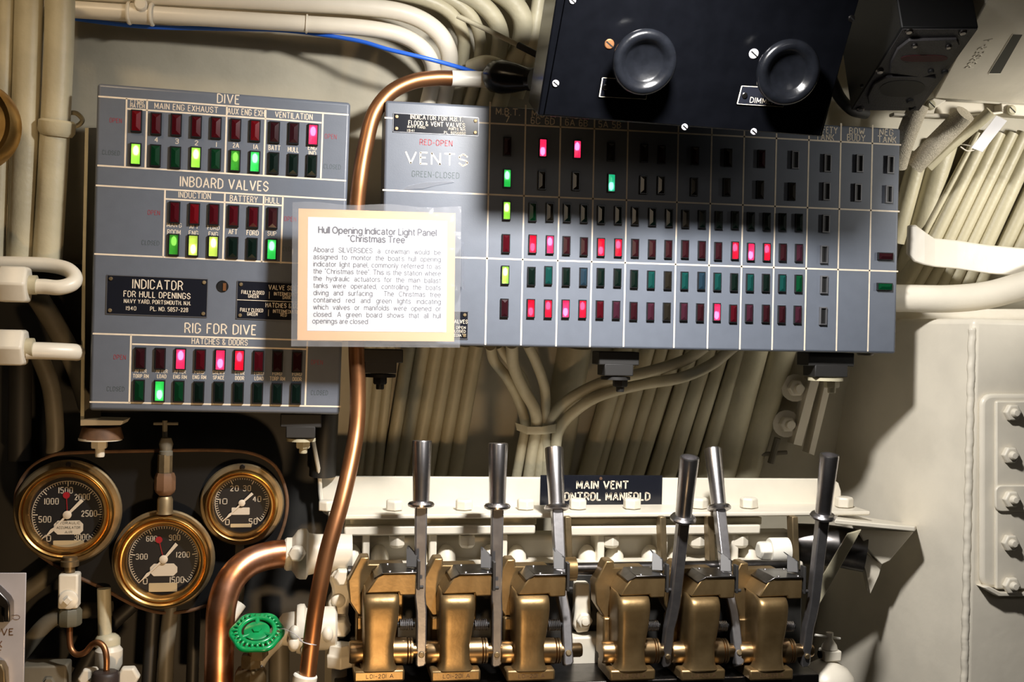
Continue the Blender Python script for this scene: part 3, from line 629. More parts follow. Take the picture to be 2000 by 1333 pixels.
# upper horizontal pipes turning down behind the copper tube
pipe('conduit', [(40, 12, .105), (150, 19, .095), (400, 35, .075), (600, 47, .06), (720, 56, .06), (790, 72, .065), (833, 104, .08), (846, 145, .11), (836, 200, .13), (820, 260, .15)], 16, cream, 'lower of the two long cream conduits above the left panel, with strap and collar', 'pipe')
pipe('conduit', [(40, -24, .105), (300, -8, .085), (560, 5, .065), (700, 13, .06), (790, 26, .062), (848, 56, .07), (876, 100, .09), (874, 150, .12), (860, 230, .15)], 17.5, cream, 'upper of the two long cream conduits above the left panel', 'pipe')
up = [('third conduit out from the copper tube end, in shadow above it', [(600, -28, .05), (760, -15, .06), (860, 12, .075), (902, 60, .10), (903, 120, .13), (885, 230, .15)], 13),
      ('fourth bent conduit out from the copper tube end, dark beside the thin rod', [(700, -35, .06), (850, -12, .07), (915, 25, .085), (938, 80, .11), (930, 150, .135), (905, 240, .15)], 12),
      ('wide bent conduit passing under the thin rod', [(740, -50, .05), (880, -20, .065), (945, 12, .08), (976, 60, .10), (970, 120, .13), (930, 240, .16)], 17),
      ('bent conduit nearest the knob box but one, crossing the end of the thin rod', [(930, -40, .06), (990, -5, .08), (1020, 35, .095), (1018, 85, .12), (990, 150, .14), (955, 250, .17)], 20),
      ('conduit running down right beside the knob box', [(1058, -40, .08), (1046, 40, .10), (1035, 110, .12), (1010, 190, .15)], 13)]
for lb, q, r in up: pipe('conduit', q, r, cableP, lb, 'pipe')
q = [P(600-2, y, .03) for y in (44,)]
mb = MB(); a, b = P(597, 46.5, .06), P(602, 47, .06); mb.lathe([(0.0165, 0), (0.0185, 0.0005), (0.0185, 0.0035), (0.0165, 0.004)], a, b-a, 20, closed=True); tag(mb.build('collar_ring', cream), 'thin cream collar ring on the lower conduit', 'ring')
mb = MB(); a = P(275, 27, .0835)
ax = (P(400, 35, .075)-P(150, 19, .095)).normalized()
for d in (-.021, .021): mb.lathe([(.0165, -.0035), (.0215, -.003), (.0225, 0), (.0215, .003), (.0165, .0035)], a+ax*d, ax, 20, closed=True)
mb.lathe([(.0165, -.02), (.0198, -.02), (.0198, .02), (.0165, .02)], a, ax, 20, closed=True)
cl = mb.build('pipe_strap', cream); tag(cl, 'cream pipe strap with a screw, round the lower conduit at upper left', 'strap')
mb = MB(); screw(mb, P(275, 9, .064), .0125); mb.build('screw', cream, cl)
pipe('rod', [(893, 31, .03), (960, 62, .02), (1008, 86, .01), (1020, 92, .01)], 5, cableP, 'thin tan rod slanting down to the knob box', 'rod', smooth=False)
pipe('rod_grip', [(1012, 88, .0), (1066, 116, -.03)], 6.5, rubber, 'black rubber end of the slanting thin rod', 'sleeve', smooth=False)
pipe('blue_wire', [(120, 30, .125), (150, 37, .12), (280, 52, .11), (420, 56, .10), (560, 60, .09), (690, 78, .05), (760, 97, .03), (840, 116, .025), (915, 137, .05), (950, 150, .07)], 4.2, blueW, 'bright blue wire hanging below the conduits, above the left panel', 'wire')
# cables of the hull behind everything: (top px at y=690, bottom px at y=935, half width px)
def hcable(x0, y0, x1, y1, r, label, group=None, m=None, off=0.02, name='cable', sq=1.0):
    a, b = HP(x0, y0, off), HP(x1, y1, off); R = r*1.12*mpp((a+b)/2); d = b-a
    mb = MB(); mb.tube([a-d*(.16 if y0 < 400 else .06), a, (a+b)/2, b, b+d*.10], R, 14, 2); return tag(mb.build(name, m or cableP), label, 'cable', group)
ORD = ['first', 'second', 'third', 'fourth', 'fifth', 'sixth', 'seventh', 'eighth', 'ninth', 'tenth', 'eleventh', 'twelfth']
for i, (a, b, r) in enumerate([(722, 698, 11), (743, 717, 10), (762, 736, 9), (797, 757, 11.5), (824, 782, 12.5), (851, 807, 12.5), (876, 833, 12), (901, 859, 12), (928, 885, 13)]):
    hcable(a, 690, b, 938, r, ORD[i]+' cable right of the copper tube, in the row behind the left valve levers', 'cables behind the left levers')
for i, (a, b, r) in enumerate([(1186, 1129, 16), (1209, 1152, 9), (1233, 1177, 14), (1262, 1204, 11), (1290, 1226, 13), (1322, 1259, 12), (1352, 1288, 14), (1382, 1320, 12), (1414, 1353, 14)]):
    hcable(a+28, 690, b+14, 938, r, ORD[i]+' cable right of the strapped bundle, in the row under the long panel', 'cables behind the right levers')
hcable(1470, 690, 1406, 938, 25, 'wide flat cable left of the shadowed nuts under the long panel')
hcable(1525, 690, 1452, 938, 24, 'widest cable under the long panel, right next to the shadowed nuts')
hcable(1120, 690, 1078, 938, 30, 'broad flat duct behind the strapped cable bundle', off=.0)
# right hand run, in full light
for i, (a, b, r) in enumerate([(1888, 1793, 5.5), (1904, 1817, 13), (1930, 1846, 12), (1955, 1870, 11.5), (1979, 1894, 11.5), (2004, 1923, 15), (2046, 1962, 13), (2078, 1992, 15)]):
    hcable(a+6, 290, b, 480, r, ORD[i]+' cable from the left in the bright run entering the painted strap at right', 'bright cables at right', off=0.05)
for i, (a, b, r) in enumerate([(1790, 1748, 15), (1815, 1772, 12), (1838, 1798, 12), (1858, 1824, 11), (1880, 1846, 12), (1905, 1872, 12), (1930, 1898, 12)]):
    hcable(a+6, 500, b+6, 575, r, ORD[i]+' cable stub from the left between the painted strap and the thick white pipe', 'cable stubs under the strap', off=0.04)
hcable(1835, 315, 1765, 560, 22, 'broad painted duct along the right edge of the long panel', off=0.02)
hcable(1790, 320, 1752, 460, 16, 'painted cable at the upper right corner of the long panel', off=0.02)
pipe('woven_cable', [(1795, 205, .02), (1780, 240, .03), (1765, 280, .05), (1752, 325, .08)], 19, woven, 'ribbed woven cable at the upper right corner of the long panel', 'cable')
pipe('woven_cable', [(1885, 222, .0), (1858, 250, .03), (1818, 290, .06), (1785, 324, .09)], 20, woven, 'speckled woven cable slanting under the cream box', 'cable')
pipe('woven_cable', [(1935, 218, .0), (1896, 252, .03), (1850, 290, .055), (1812, 326, .08)], 11, cableP, 'smooth tan cable running below the speckled woven cable', 'cable')
mb = MB(); q = pp([(1946, 226, .0), (1967, 236, .0), (1919, 297, .03), (1897, 289, .03)]); mb.prism(q, (0, .0012, 0)); tag(mb.build('paper_tag', tagW), 'blank white tag tied on the bright cables below the cream box', 'tag')
mb = MB(); mb.tube(pp([(1864, 281, .05), (1885, 283, .045), (1906, 288, .04)]), .0014, 6); mb.tube(pp([(1876, 287, .045), (1890, 295, .04), (1908, 292, .035)]), .0014, 6); tag(mb.build('tie_wire', cream), 'thin tie looped from the white tag round a cable', 'wire')
# painted strap across the bright cables
mb = MB(); top = [(1776, 441, .105), (1790, 440, .095), (1806, 452, .085), (1826, 466, .075), (1870, 470, .070), (1930, 479, .065), (2180, 502, .06)]; bot = [(1774, 497, .10), (1788, 512, .09), (1806, 518, .08), (1826, 522, .07), (1870, 526, .065), (1930, 535, .06), (2180, 557, .055)]
A, B = pp(top), pp(bot)
for i in range(len(A)-1): mb.prism([A[i], A[i+1], B[i+1], B[i]], (0, .012, 0.002))
bmesh.ops.remove_doubles(mb.bm, verts=mb.bm.verts[:], dist=1e-5); tag(mb.build('cable_strap', cream, bevel=.003), 'broad cream strap clamping the bright cables at the right edge', 'strap')
pipe('white_pipe', [(1690, 583, .10), (1760, 583, .09), (1850, 584, .07), (1920, 578, .05), (1975, 565, .03), (2060, 538, .0), (2240, 470, -.03)], 27, cream, 'thick bright pipe above the cream column at right', 'pipe')
mb = MB(); mb.prism(pp([(1740, 604, .2), (2240, 604, .15), (2240, 650, .15), (1740, 650, .2)]), (0, .03, 0)); tag(mb.build('ledge_plate', cream), 'bright plate strip between the thick pipe and the column top', 'plate')
# bundle that leaves the long panel, gathered by a strap
bun = [('leftmost cable of the bundle curving out from under the long panel', [(958, 676, 0.130), (965, 705, 0.180), (990, 738, 0.200), (1012, 780, 0.250), (1026, 830, 0.270), (1018, 880, 0.280), (1006, 945, 0.320)], 10),
       ('second cable of the bundle, dropping in an S below the panel edge', [(1000, 672, 0.090), (1003, 715, 0.150), (1022, 760, 0.210), (1044, 800, 0.230), (1048, 835, 0.250), (1040, 880, 0.270), (1030, 945, 0.310)], 11.5),
       ('third cable of the bundle, bowed to the right', [(1030, 672, 0.120), (1048, 710, 0.170), (1063, 755, 0.220), (1066, 800, 0.240), (1064, 835, 0.255), (1058, 880, 0.270), (1050, 945, 0.310)], 10),
       ('upper cable of the bundle sweeping in from the right under the panel', [(1380, 676, 0.080), (1335, 705, 0.120), (1260, 728, 0.140), (1180, 746, 0.190), (1115, 778, 0.220), (1080, 812, 0.240), (1066, 845, 0.255), (1066, 885, 0.270), (1060, 945, 0.310)], 11),
       ('lower cable of the bundle sweeping in from the right under the panel', [(1435, 676, 0.070), (1390, 712, 0.110), (1330, 738, 0.120), (1250, 752, 0.170), (1170, 774, 0.190), (1120, 806, 0.220), (1092, 840, 0.240), (1084, 885, 0.260), (1076, 945, 0.300)], 11),
       ('short cable behind the bundle at the panel edge', [(975, 676, 0.150), (990, 700, 0.170), (1020, 735, 0.220), (1030, 760, 0.260)], 8)]
for lb, q, r in bun: pipe('bundle_cable', q, r, cableP, lb, 'cable', group='bundled cables under the long panel')
mb = MB(); A = pp([(1006, 826, 0.245), (1030, 834, 0.232), (1060, 834, 0.228), (1085, 829, 0.230), (1104, 820, 0.245)]); B = pp([(1010, 841, 0.245), (1030, 849, 0.234), (1060, 849, 0.230), (1085, 846, 0.232), (1102, 840, 0.245)])
for i in range(4): mb.prism([A[i], A[i+1], B[i+1], B[i]], (0, .004, 0))
tag(mb.build('bundle_strap', cableP), 'painted band gathering the cable bundle above the levers', 'strap')
# left edge: vertical pipes and fittings
for q, r, lb in [([(12, -20, .03), (6, 180, .045), (-4, 420, .06), (-8, 560, .07)], 16, 'leftmost vertical tan pipe at the frame edge, behind the brass rim'),
                 ([(58, -20, .03), (54, 120, .04), (48, 320, .055), (40, 520, .07)], 27, 'second vertical tan pipe from the left, ending above the hooked tube'),
                 ([(118, -20, .02), (114, 120, .03), (105, 300, .045), (92, 520, .06)], 28, 'third vertical tan pipe, nearest the left panel')]:
    pipe('vertical_pipe', q, r, cableP, lb, 'pipe')
mb = MB(); a, b = P(112, 234, .036), P(110, 262, .04); mb.lathe([(.028, 0), (.033, .004), (.033, .022), (.028, .030)], a, b-a, 24, closed=True); tag(mb.build('pipe_coupling', cableP), 'raised coupling ring on the vertical pipe nearest the left panel', 'coupling')
mb = MB(); mb.tube(pp([(134, 220, .08), (150, 222, .08), (161, 235, .08), (150, 246, .08), (134, 243, .08)]), .0045, 8); mb.build; tag(mb.build('clamp_lug', cableP), 'small rounded clamp lug between the vertical pipe and the left panel', 'clamp')
mb = MB(); c = P(-60, 243, -.05); m = mpp(c); mb.lathe([(60*m, .03), (92*m, .02), (90*m, -.01), (82*m, -.025), (72*m, -.02), (68*m, 0), (0, .0)], c, (0, 1, 0), 48); tag(mb.build('brass_gauge_rim', brass), 'large brass rim cut off by the left edge of the photo', 'gauge')
def hexfit(px, py, Y, label, tubepts, tr):
    t = thing('pipe_fitting', label, 'pipe fitting', P(px, py, Y)); c = P(px, py, Y); m = mpp(c)
    mb = MB(); mb.lathe([(0, -26*m), (38*m, -26*m), (40*m, -22*m), (40*m, 20*m), (36*m, 26*m), (0, 26*m)], c, (1, 0, 0), 6); mb.build('hex_nut', cream, t, bevel=.003)
    mb = MB(); mb.cyl(c+Vector((22*m, 0, 0)), c+Vector((40*m, 0, 0)), 19*m); mb.build('ferrule', cableP, t)
    mb = MB(); mb.tube(pp(tubepts), tr*m, 16, 8); mb.build('tube', cream, t)
    mb = MB(); mb.cyl(c-Vector((24*m, 0, 0)), c-Vector((50*m, 0, 0)), 30*m, 8); mb.build('gland', cream, t, bevel=.003)
hexfit(30, 556, -.02, 'upper hex fitting at the left edge with its tube hooked back on itself', [(60, 560, -.02), (85, 560, -.02), (115, 562, -.02), (140, 555, -.01), (146, 542, .005), (132, 527, .02), (100, 519, .03), (50, 516, .035), (-20, 515, .04)], 15)
hexfit(24, 679, -.02, 'lower hex fitting at the left edge with a straight short tube', [(50, 685, -.02), (95, 686, -.01), (140, 688, .01), (150, 689, .03)], 17)
# pipework at lower left, the shadow there put into its paint
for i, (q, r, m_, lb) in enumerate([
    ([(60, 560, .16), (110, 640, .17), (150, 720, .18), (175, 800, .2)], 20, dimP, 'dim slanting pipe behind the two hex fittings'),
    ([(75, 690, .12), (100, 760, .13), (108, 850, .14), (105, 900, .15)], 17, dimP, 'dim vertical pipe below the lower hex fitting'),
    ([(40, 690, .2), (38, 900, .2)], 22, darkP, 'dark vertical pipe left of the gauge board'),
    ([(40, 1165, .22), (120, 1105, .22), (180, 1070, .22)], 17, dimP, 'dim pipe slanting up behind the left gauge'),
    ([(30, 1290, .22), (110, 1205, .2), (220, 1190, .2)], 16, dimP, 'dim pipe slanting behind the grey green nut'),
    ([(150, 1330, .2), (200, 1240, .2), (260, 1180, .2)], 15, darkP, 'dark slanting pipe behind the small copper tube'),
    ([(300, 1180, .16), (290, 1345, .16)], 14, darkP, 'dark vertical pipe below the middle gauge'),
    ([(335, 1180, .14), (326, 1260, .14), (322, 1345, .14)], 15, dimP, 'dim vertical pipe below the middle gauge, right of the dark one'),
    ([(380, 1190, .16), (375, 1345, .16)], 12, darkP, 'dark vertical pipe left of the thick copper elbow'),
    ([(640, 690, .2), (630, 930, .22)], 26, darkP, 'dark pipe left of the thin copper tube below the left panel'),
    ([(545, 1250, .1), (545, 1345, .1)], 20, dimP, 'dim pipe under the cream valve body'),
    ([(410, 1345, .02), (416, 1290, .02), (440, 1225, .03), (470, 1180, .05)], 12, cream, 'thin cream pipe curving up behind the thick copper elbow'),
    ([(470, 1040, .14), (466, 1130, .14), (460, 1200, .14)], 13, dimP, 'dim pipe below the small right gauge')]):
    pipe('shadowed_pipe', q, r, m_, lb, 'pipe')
# ---------------------------------------------------------------- black knob box above the long panel
vdir = Vector((-0.285, 1.065, -2.427)).normalized()*-1
KO = P(1333, 245, -0.28); kn = vdir.cross(Vector((1, 0, 0))).normalized()
if kn.dot(FW) < 0: kn = -kn
def kp(px, py, out=0): return onplane(px, py, KO-kn*out, kn)
ku = (kp(1602, 266)-kp(1063, 224)).normalized()
KF = Frame(KO, ku, vdir); KF.n = kn
KM = KF.M
box = thing('switch_box', 'tilted black box with two big round black knobs, over the long panel', 'switch box', KM)
mb = MB(); mb.prism([kp(1063, 224), kp(1602, 266), kp(1693, -55), kp(1114, -55)], kn*.004); mb.build('front_plate', blackP, box, bevel=.001)
mb = MB(); mb.prism([kp(1050, 226, -.004), kp(1606, 268, -.004), kp(1690, -55, -.004), kp(1095, -55, -.004)], kn*.10); mb.build('case', blackP, box, bevel=.003)
for x, y in ((1258, 121), (1538, 141)):
    c = kp(x, y, .045); m = mpp(c); M2 = Matrix.Identity(4)
    mb = MB(); mb.lathe([(0, -47*m), (22*m, -47*m), (20*m, -20*m), (40*m, -14*m), (57*m, -10*m), (64*m, -1*m), (64.5*m, 5*m), (61*m, 12*m), (54*m, 15*m), (46*m, 12*m), (39*m, 4*m), (35*m, 0), (0, -1*m)], c, -kn, 48)
    mb.build('knob', bake, box, ang=50)
for x, y, r, mm_ in ((1190, 86, 10, copperD), (1472, 105, 10, silver), (1085, 163, 7, silver), (1337, 248, 6.5, silver), (1472, 257, 6.5, silver), (1663, 36, 7, dsteel), (1118, 1, 7, silver)):
    c = kp(x, y, 0); m = mpp(c); mb = MB(); mb.lathe([(0, 0), (r*m, 0), (r*m, 1.5*m), (r*.85*m, 3*m), (0, 3.2*m)], c, -kn, 16)
    s_ = mb.build('screw', mm_, box)
    q = MB(); q.M = Matrix.Translation(c-kn*3.3*m) @ KF.M.to_3x3().to_4x4() @ Matrix.Rotation(0.6, 4, 'Y'); q.box((0, 0, 0), (1.7*r*m, .4*m, 2.6*m)); q.build('slot', blackM, s_)
def kstrip(mb, a, b, wp, out=.0026):
    A, B = kp(*a, out), kp(*b, out); d = (B-A).normalized(); n = d.cross(kn)*wp*mpp(A)/2; mb.poly([A-n, B-n, B+n, A+n])
for cs, s in (([(1177, 152), (1266, 157), (1262, 194), (1171, 189)], None), ([(1449, 168), (1534, 173), (1530, 209), (1440, 203)], 'DIMMER')):
    mb = MB(); mb.prism([kp(*c) for c in cs], -kn*.002); pl = mb.build('name_plate', plateB, box)
    mb = MB()
    for i, wp in ((0, 1.4), (3, 2.2), (1, 1.0), (2, 1.0)): kstrip(mb, cs[i], cs[(i+1) % 4], wp)
    mb.build('border', lineP if s or True else lineP, pl)
    mb = MB(); screw(mb, kp(cs[0][0]+5, cs[0][1]+18, .002), .005, -kn); mb.build('screw', dsteel, pl)
    if s:
        l = MB(KF.M); u, v = KF.uv(1489, 196.5); engrave(l, s, u, v, 52*KF.m(1489, 196), 10*KF.m(1489, 196), -.0026, .12); l.build('lettering', lineP, pl)
# ---------------------------------------------------------------- second black box with two windows, and the cream box beside it
bd = Vector((0.14, 0.99, -0.34)).normalized()
BF = Frame(P(1730, 216, -.06), (1, 0, 0), -bd)
def bp(px, py, out=0): return onplane(px, py, BF.o-BF.n*out, BF.n)
ibox = thing('instrument_box', 'black crackle-finished box at upper right with a dark red slot window and an oval window', 'instrument', BF.M)
mb = MB(); mb.prism([bp(1662, 216), bp(1795, 217), bp(1912, 54), bp(1761, 54)], BF.n*.30); mb.build('case', blackM, ibox, bevel=.003)
mb = MB(); mb.prism([bp(1664, 214), bp(1794, 215), bp(1909, 56), bp(1763, 56)], -BF.n*.0015); mb.build('face', crackle, ibox)
def bpoly(px, out, t, name, m, parent=ibox, bev=.0015):
    mb = MB(); mb.prism([bp(*p, out) for p in px], -BF.n*t); return mb.build(name, m, parent, bevel=bev)
def oval(cx, cy, a, b, sk, n=24, sq=1.0):
    return [(cx+a*math.copysign(abs(math.cos(t))**sq, math.cos(t))-sk*b*math.sin(t)*-1, cy-b*math.sin(t)) for t in [2*math.pi*i/n for i in range(n)]]
bpoly([(1737, 138), (1739, 118), (1752, 92), (1775, 74), (1868, 72), (1873, 82), (1862, 100), (1840, 135), (1800, 146)], .0015, .006, 'upper_window_frame', crackle)
bpoly(oval(1805, 114, 46, 6.5, .3, sq=.6), .0076, .0006, 'red_slot', mat('dark_red_window', (0.05, 0.006, 0.010), .5, spec=.1), ibox, 0)
bpoly([(1696, 198), (1694, 184), (1706, 160), (1730, 146), (1800, 144), (1828, 148), (1800, 195), (1780, 206)], .0015, .006, 'lower_window_frame', crackle)
bpoly(oval(1762, 173, 44, 16, .35, sq=.75), .0076, .0006, 'oval_window', blackM, ibox, 0)
for x, y, r in ((1775, 60, 8), (1880, 62, 8), (1786, 88, 6), (1852, 90, 6), (1718, 138, 8), (1818, 138, 6), (1845, 139, 7), (1680, 212, 8), (1782, 211, 7), (1777, 196, 7), (1683, 166, 4)):
    c = bp(x, y, .002 if y < 64 or x in (1718, 1680, 1782, 1683) else .007); m = mpp(c); mb = MB(); mb.lathe([(0, 0), (r*m, 0), (r*m, 3*m), (r*.7*m, 5*m), (0, 5.5*m)], c, -BF.n, 12); mb.build('screw', dsteel if y < 100 or r == 8 else blackM, ibox)
mb = MB(); mb.tube(pp([(1622, 150, -.02), (1640, 190, .0), (1665, 215, .03), (1690, 222, .06)]), .012, 12); mb.build('cable_gland', rubber, ibox)
CF = Frame(P(1900, 200, .03), (1, 0, 0), -bd)
def cp(px, py, out=0): return onplane(px, py, CF.o-CF.n*out, CF.n)
cbox = thing('junction_box', 'cream painted box in the upper right corner with a dark slot and raised stamped marks', 'box', CF.M)
mb = MB(); mb.prism([cp(1824, 192), cp(2080, 209), cp(2190, -60), cp(1960, -60)], CF.n*.2); mb.build('case', cream, cbox, bevel=.003)
mb = MB(); mb.prism([cp(1979, 67, .0003), cp(1997, 67.5, .0003), cp(1954, 143, .0003), cp(1932, 143, .0003)], -CF.n*.0005); mb.build('slot', mat('slot_shadow', (.045, .045, .038), .6), cbox)
mb = MB()
for a, b in (((1978, 66), (1931, 142)), ((1978, 66), (1998, 66.5)), ((1931, 144), (1954, 144))): mb.tube([cp(*a), cp(*b)], .0012, 6, smooth=False)
mb.build('slot_edge', cream, cbox)
tf = Frame(cp(1914, 101), cp(1938, 66)-cp(1888, 140), (cp(1938, 66)-cp(1888, 140)).cross(CF.n)); l = MB(tf.M)
mk = 88*mpp(cp(1914, 101))*1.1/39
for i, ch in enumerate('PGRSER-A'):
    for q in GL[ch][1]: l.tube([((i-3.75)*5.3*mk+a*mk*.62-.008, -.0003, (b_-4.5)*.0017) for a, b_ in q], .0011, 6, smooth=False)
l.build('stamped_marks', cream, cbox)
def lipq(pts, Y, t, name='lip'):
    mb = MB(); mb.prism([P(x, y, Y) for x, y in pts], (0, t, 0)); return mb.build(name, cream, cbox, bevel=.0025)
lipq([(1786, 224), (1800, 210), (1824, 191), (1850, 196), (1828, 211), (1824, 224)], .025, .03, 'left_tab')
lipq([(1955, 201), (2040, 207), (2040, 230), (1974, 225), (1957, 219)], .025, .03, 'right_tab')
lipq([(1745, 219), (1790, 222), (1826, 221), (1895, 224), (1957, 217), (1962, 221), (1898, 230), (1840, 230), (1745, 226)], .02, .02, 'lower_rail')
lipq([(1830, 196), (1960, 203), (1960, 221), (1828, 224)], .055, .01, 'recess_back')
for x, y in ((1816, 206), (1973, 216)):
    c = P(x, y, .024); m = mpp(c); mb = MB(); mb.lathe([(0, 0), (10*m, 0), (10*m, 5*m), (7*m, 8*m), (0, 8*m)], c, (0, -1, 0), 14); s_ = mb.build('screw', cableP, cbox)
    q = MB(); q.box(c+Vector((0, -8.2*m, 0)), (16*m, .5*m, 2*m), Matrix.Rotation(.7, 3, 'Y')); q.build('slot', blackM, s_)
# ---------------------------------------------------------------- gauge board and three pressure gauges
bo = [(30, 990), (34, 955), (56, 918), (92, 894), (140, 885), (300, 881), (430, 880), (495, 887), (538, 912), (558, 958), (560, 1000), (546, 1050), (520, 1090), (472, 1140), (402, 1184), (330, 1198), (270, 1186), (200, 1150), (120, 1112), (62, 1072), (34, 1032)]
gb = thing('gauge_board', 'black shaped board carrying the three brass gauges', 'gauge board', P(300, 1040, .13))
oc = catmull(pp(bo, .13), 4, True)
mb = MB(); mb.prism(oc, (0, .012, 0)); mb.build('plate', blackM, gb)
mb = MB(); mb.tube(oc, .0035, 8, smooth=False, closed=True); mb.build('rolled_edge', rust, gb)
def gauge(cx, cy, R, Rb, Rd, nums, hub, tip, tail, ntick, label, red=None, lab1=None, lab2=None, words1=(), Yb=.125, fl=brassD, bz=brass, sc=1.0):
    GFm = Frame(P(cx, cy, Yb), (1, 0, 0), (0, 0, 1)); M = GFm.M; m = GFm.m(cx, cy); t = thing('pressure_gauge', label, 'gauge', M)
    mb = MB(M); mb.lathe([(0, 0), (R*m, 0), (R*m, 6*m), (R*.97*m, 9*m), (0, 9*m)], (0, 0, 0), (0, -1, 0), 56); mb.build('flange', fl, t)
    a = R-Rb
    mb = MB(M); mb.lathe([(Rb*m, 6*m), (Rb*1.0*m, 26*m), (Rb*.98*m, 32*m), (Rb*.94*m, 35*m), (Rb*.90*m, 33*m), (Rb*.885*m, 30*m), (Rb*.86*m, 34*m), (Rb*.82*m, 34*m), (Rd*1.03*m, 28*m), (Rd*m, 18*m), (Rd*m, 10*m)], (0, 0, 0), (0, -1, 0), 64); mb.build('bezel', bz, t, ang=60)
    mb = MB(M); mb.lathe([(0, 10*m), (Rd*1.01*m, 10*m), (Rd*1.01*m, 12*m), (0, 12*m)], (0, 0, 0), (0, -1, 0), 48); d = mb.build('dial', dialB, t)
    yT = -12.4*m; hu, hv = GFm.uv(*hub); l = MB(M)
    for s, x, y, wd, h in nums: text(GFm, l, s, x, y, wd, h, yT, .15)
    r1 = Rd*.97*m
    a0, sw = math.radians(225), math.radians(270)
    for k in range(ntick+1):
        a = a0-sw*k/ntick; big = k % (ntick//(len(nums)-1)) == 0; r0 = r1-(11 if big else 6)*m; n = Vector((-math.sin(a), 0, math.cos(a)))*(.9 if big else .55)*m
        A, B = Vector((hu+math.cos(a)*r0, yT, hv+math.sin(a)*r0)), Vector((hu+math.cos(a)*r1, yT, hv+math.sin(a)*r1)); l.poly([A-n, B-n, B+n, A+n])
    pts = [(a0-sw*i/60) for i in range(61)]
    for i in range(60):
        q = [Vector((hu+math.cos(c)*rr, yT, hv+math.sin(c)*rr)) for c, rr in ((pts[i], r1), (pts[i+1], r1), (pts[i+1], r1-1.1*m), (pts[i], r1-1.1*m))]; l.poly(q)
    l.build('numerals', dialT, t)
    for lb, nm in ((lab1, 'name_label'), (lab2, 'maker_label')):
        if lb:
            x, y, wd, h, rd_ = lb; u, v = GFm.uv(x, y); a, b, c = wd*m/2, h*m/2, rd_*m; q = MB(M)
            poly = [(u-a+c, v-b), (u+a-c, v-b), (u+a, v-b+c), (u+a, v+b-c), (u+a-c, v+b), (u-a+c, v+b), (u-a, v+b-c), (u-a, v-b+c)]
            q.xz(poly, yT-.0008, yT); pl = q.build(nm, dialT if nm == 'name_label' else mat('label_tan', (.50, .40, .24), .5) if 'label_tan' not in MATS else MATS['label_tan'], t)
            if nm == 'name_label' and words1:
                e = MB(M)
                for i, s in enumerate(words1): text(GFm, e, s, x, y-h/2+h*(i+.5)/len(words1), wd*.8 if len(s) > 5 else wd*.25, h/len(words1)*.5, yT-.0012, .12)
                e.build('lettering', dkT, pl)
    if red:
        u, v = GFm.uv(*red); q = MB(M); q.lathe([(0, 0), (6.5*m, 0), (6.5*m, .8*m), (0, .8*m)], (u, yT-1.2*m, v), (0, -1, 0), 16)
        d_ = Vector((u-hu, 0, v-hv)); n = Vector((-d_.z, 0, d_.x)).normalized()*.7*m; A, B = Vector((hu, yT-1.3*m, hv)), Vector((u, yT-1.3*m, v)); q.prism([A-n, B-n, B+n, A+n], (0, -.0004, 0)); q.build('set_pointer', redM, t, label='red set pointer')
    tu, tv = GFm.uv(*tip); su, sv = GFm.uv(*tail); d_ = Vector((tu-hu, 0, tv-hv)).normalized(); n = Vector((-d_.z, 0, d_.x)); H = Vector((hu, yT-3*m, hv)); T = Vector((tu, yT-3*m, tv)); U = Vector((su, yT-3*m, sv)); k = sc*m
    q = MB(M); q.prism([U-n*3.4*k, H-n*2.2*k, H+(T-H)*.55-n*1.2*k, H+(T-H)*.68-n*3.2*k, T, H+(T-H)*.68+n*3.2*k, H+(T-H)*.55+n*1.2*k, H+n*2.2*k, U+n*3.4*k], (0, -.0008, 0))
    q.lathe([(0, -2*k), (8*k, -2*k), (8*k, 1.5*k), (5*k, 3*k), (0, 3.2*k)], H, (0, -1, 0), 20); q.build('needle', lineP, t, label='cream needle')
    q = MB(M); q.lathe([(0, 29*m), (Rd*1.04*m, 29*m), (Rd*1.04*m, 30*m), (0, 30*m)], (0, 0, 0), (0, -1, 0), 40); q.build('glass', glassM, t)
    q = MB(M); screw(q, (0, -9*m, R*.92*m), 5*m); q.build('screw', dsteel, t)
    return t
gauge(134, 999, 101, 89, 68, [('0', 98, 1050, 7, 11), ('500', 90.5, 1013, 22, 11), ('1000', 103.5, 978, 25, 11), ('1500', 131, 956.5, 25, 11), ('2000', 163, 969.5, 27, 11), ('2500', 176.5, 1001.6, 28, 11), ('3000', 162, 1047.7, 27, 11)],
      (134.6, 1004), (90.5, 1048.5), (164, 975), 60, 'left brass pressure gauge reading to 3000, labelled HYDRAULIC ACCUMULATOR AIR', (132.7, 966), (136.6, 1028.8, 54, 27, 7), (136.6, 1064, 57, 20, 1), ('HYDRAULIC', 'ACCUMULATOR', 'AIR'), .125)
gauge(320.5, 1092, 97, 90, 67, [('0', 285.5, 1133, 7, 11), ('300', 278.5, 1085.5, 21, 10), ('600', 298, 1050.5, 19, 10), ('900', 342.5, 1048.5, 20, 10), ('1200', 359, 1081.6, 24, 10), ('1500', 347, 1130.6, 25, 11)],
      (321.4, 1090.3), (276.5, 1133), (347, 1060), 60, 'middle and lowest brass pressure gauge, reading to 1500', (312.3, 1052.6), (321.4, 1111, 51, 24, 7), (320, 1145, 53, 17, 1), (), .105)
gauge(473, 985, 80, 70, 53, [('0', 445, 1018.5, 7, 10), ('10', 437.5, 978, 13, 10), ('20', 458.5, 952.6, 15, 10), ('30', 483, 952.6, 14, 10), ('40', 502.4, 973.4, 15, 10), ('50', 495, 1017, 15, 10)],
      (473.4, 981), (439.4, 1014), (494, 962), 50, 'right and smallest brass gauge, reading to 50', None, (470.8, 997, 34, 14, 1), (471.6, 1025, 40, 7, 1), (), .125, sc=.8)
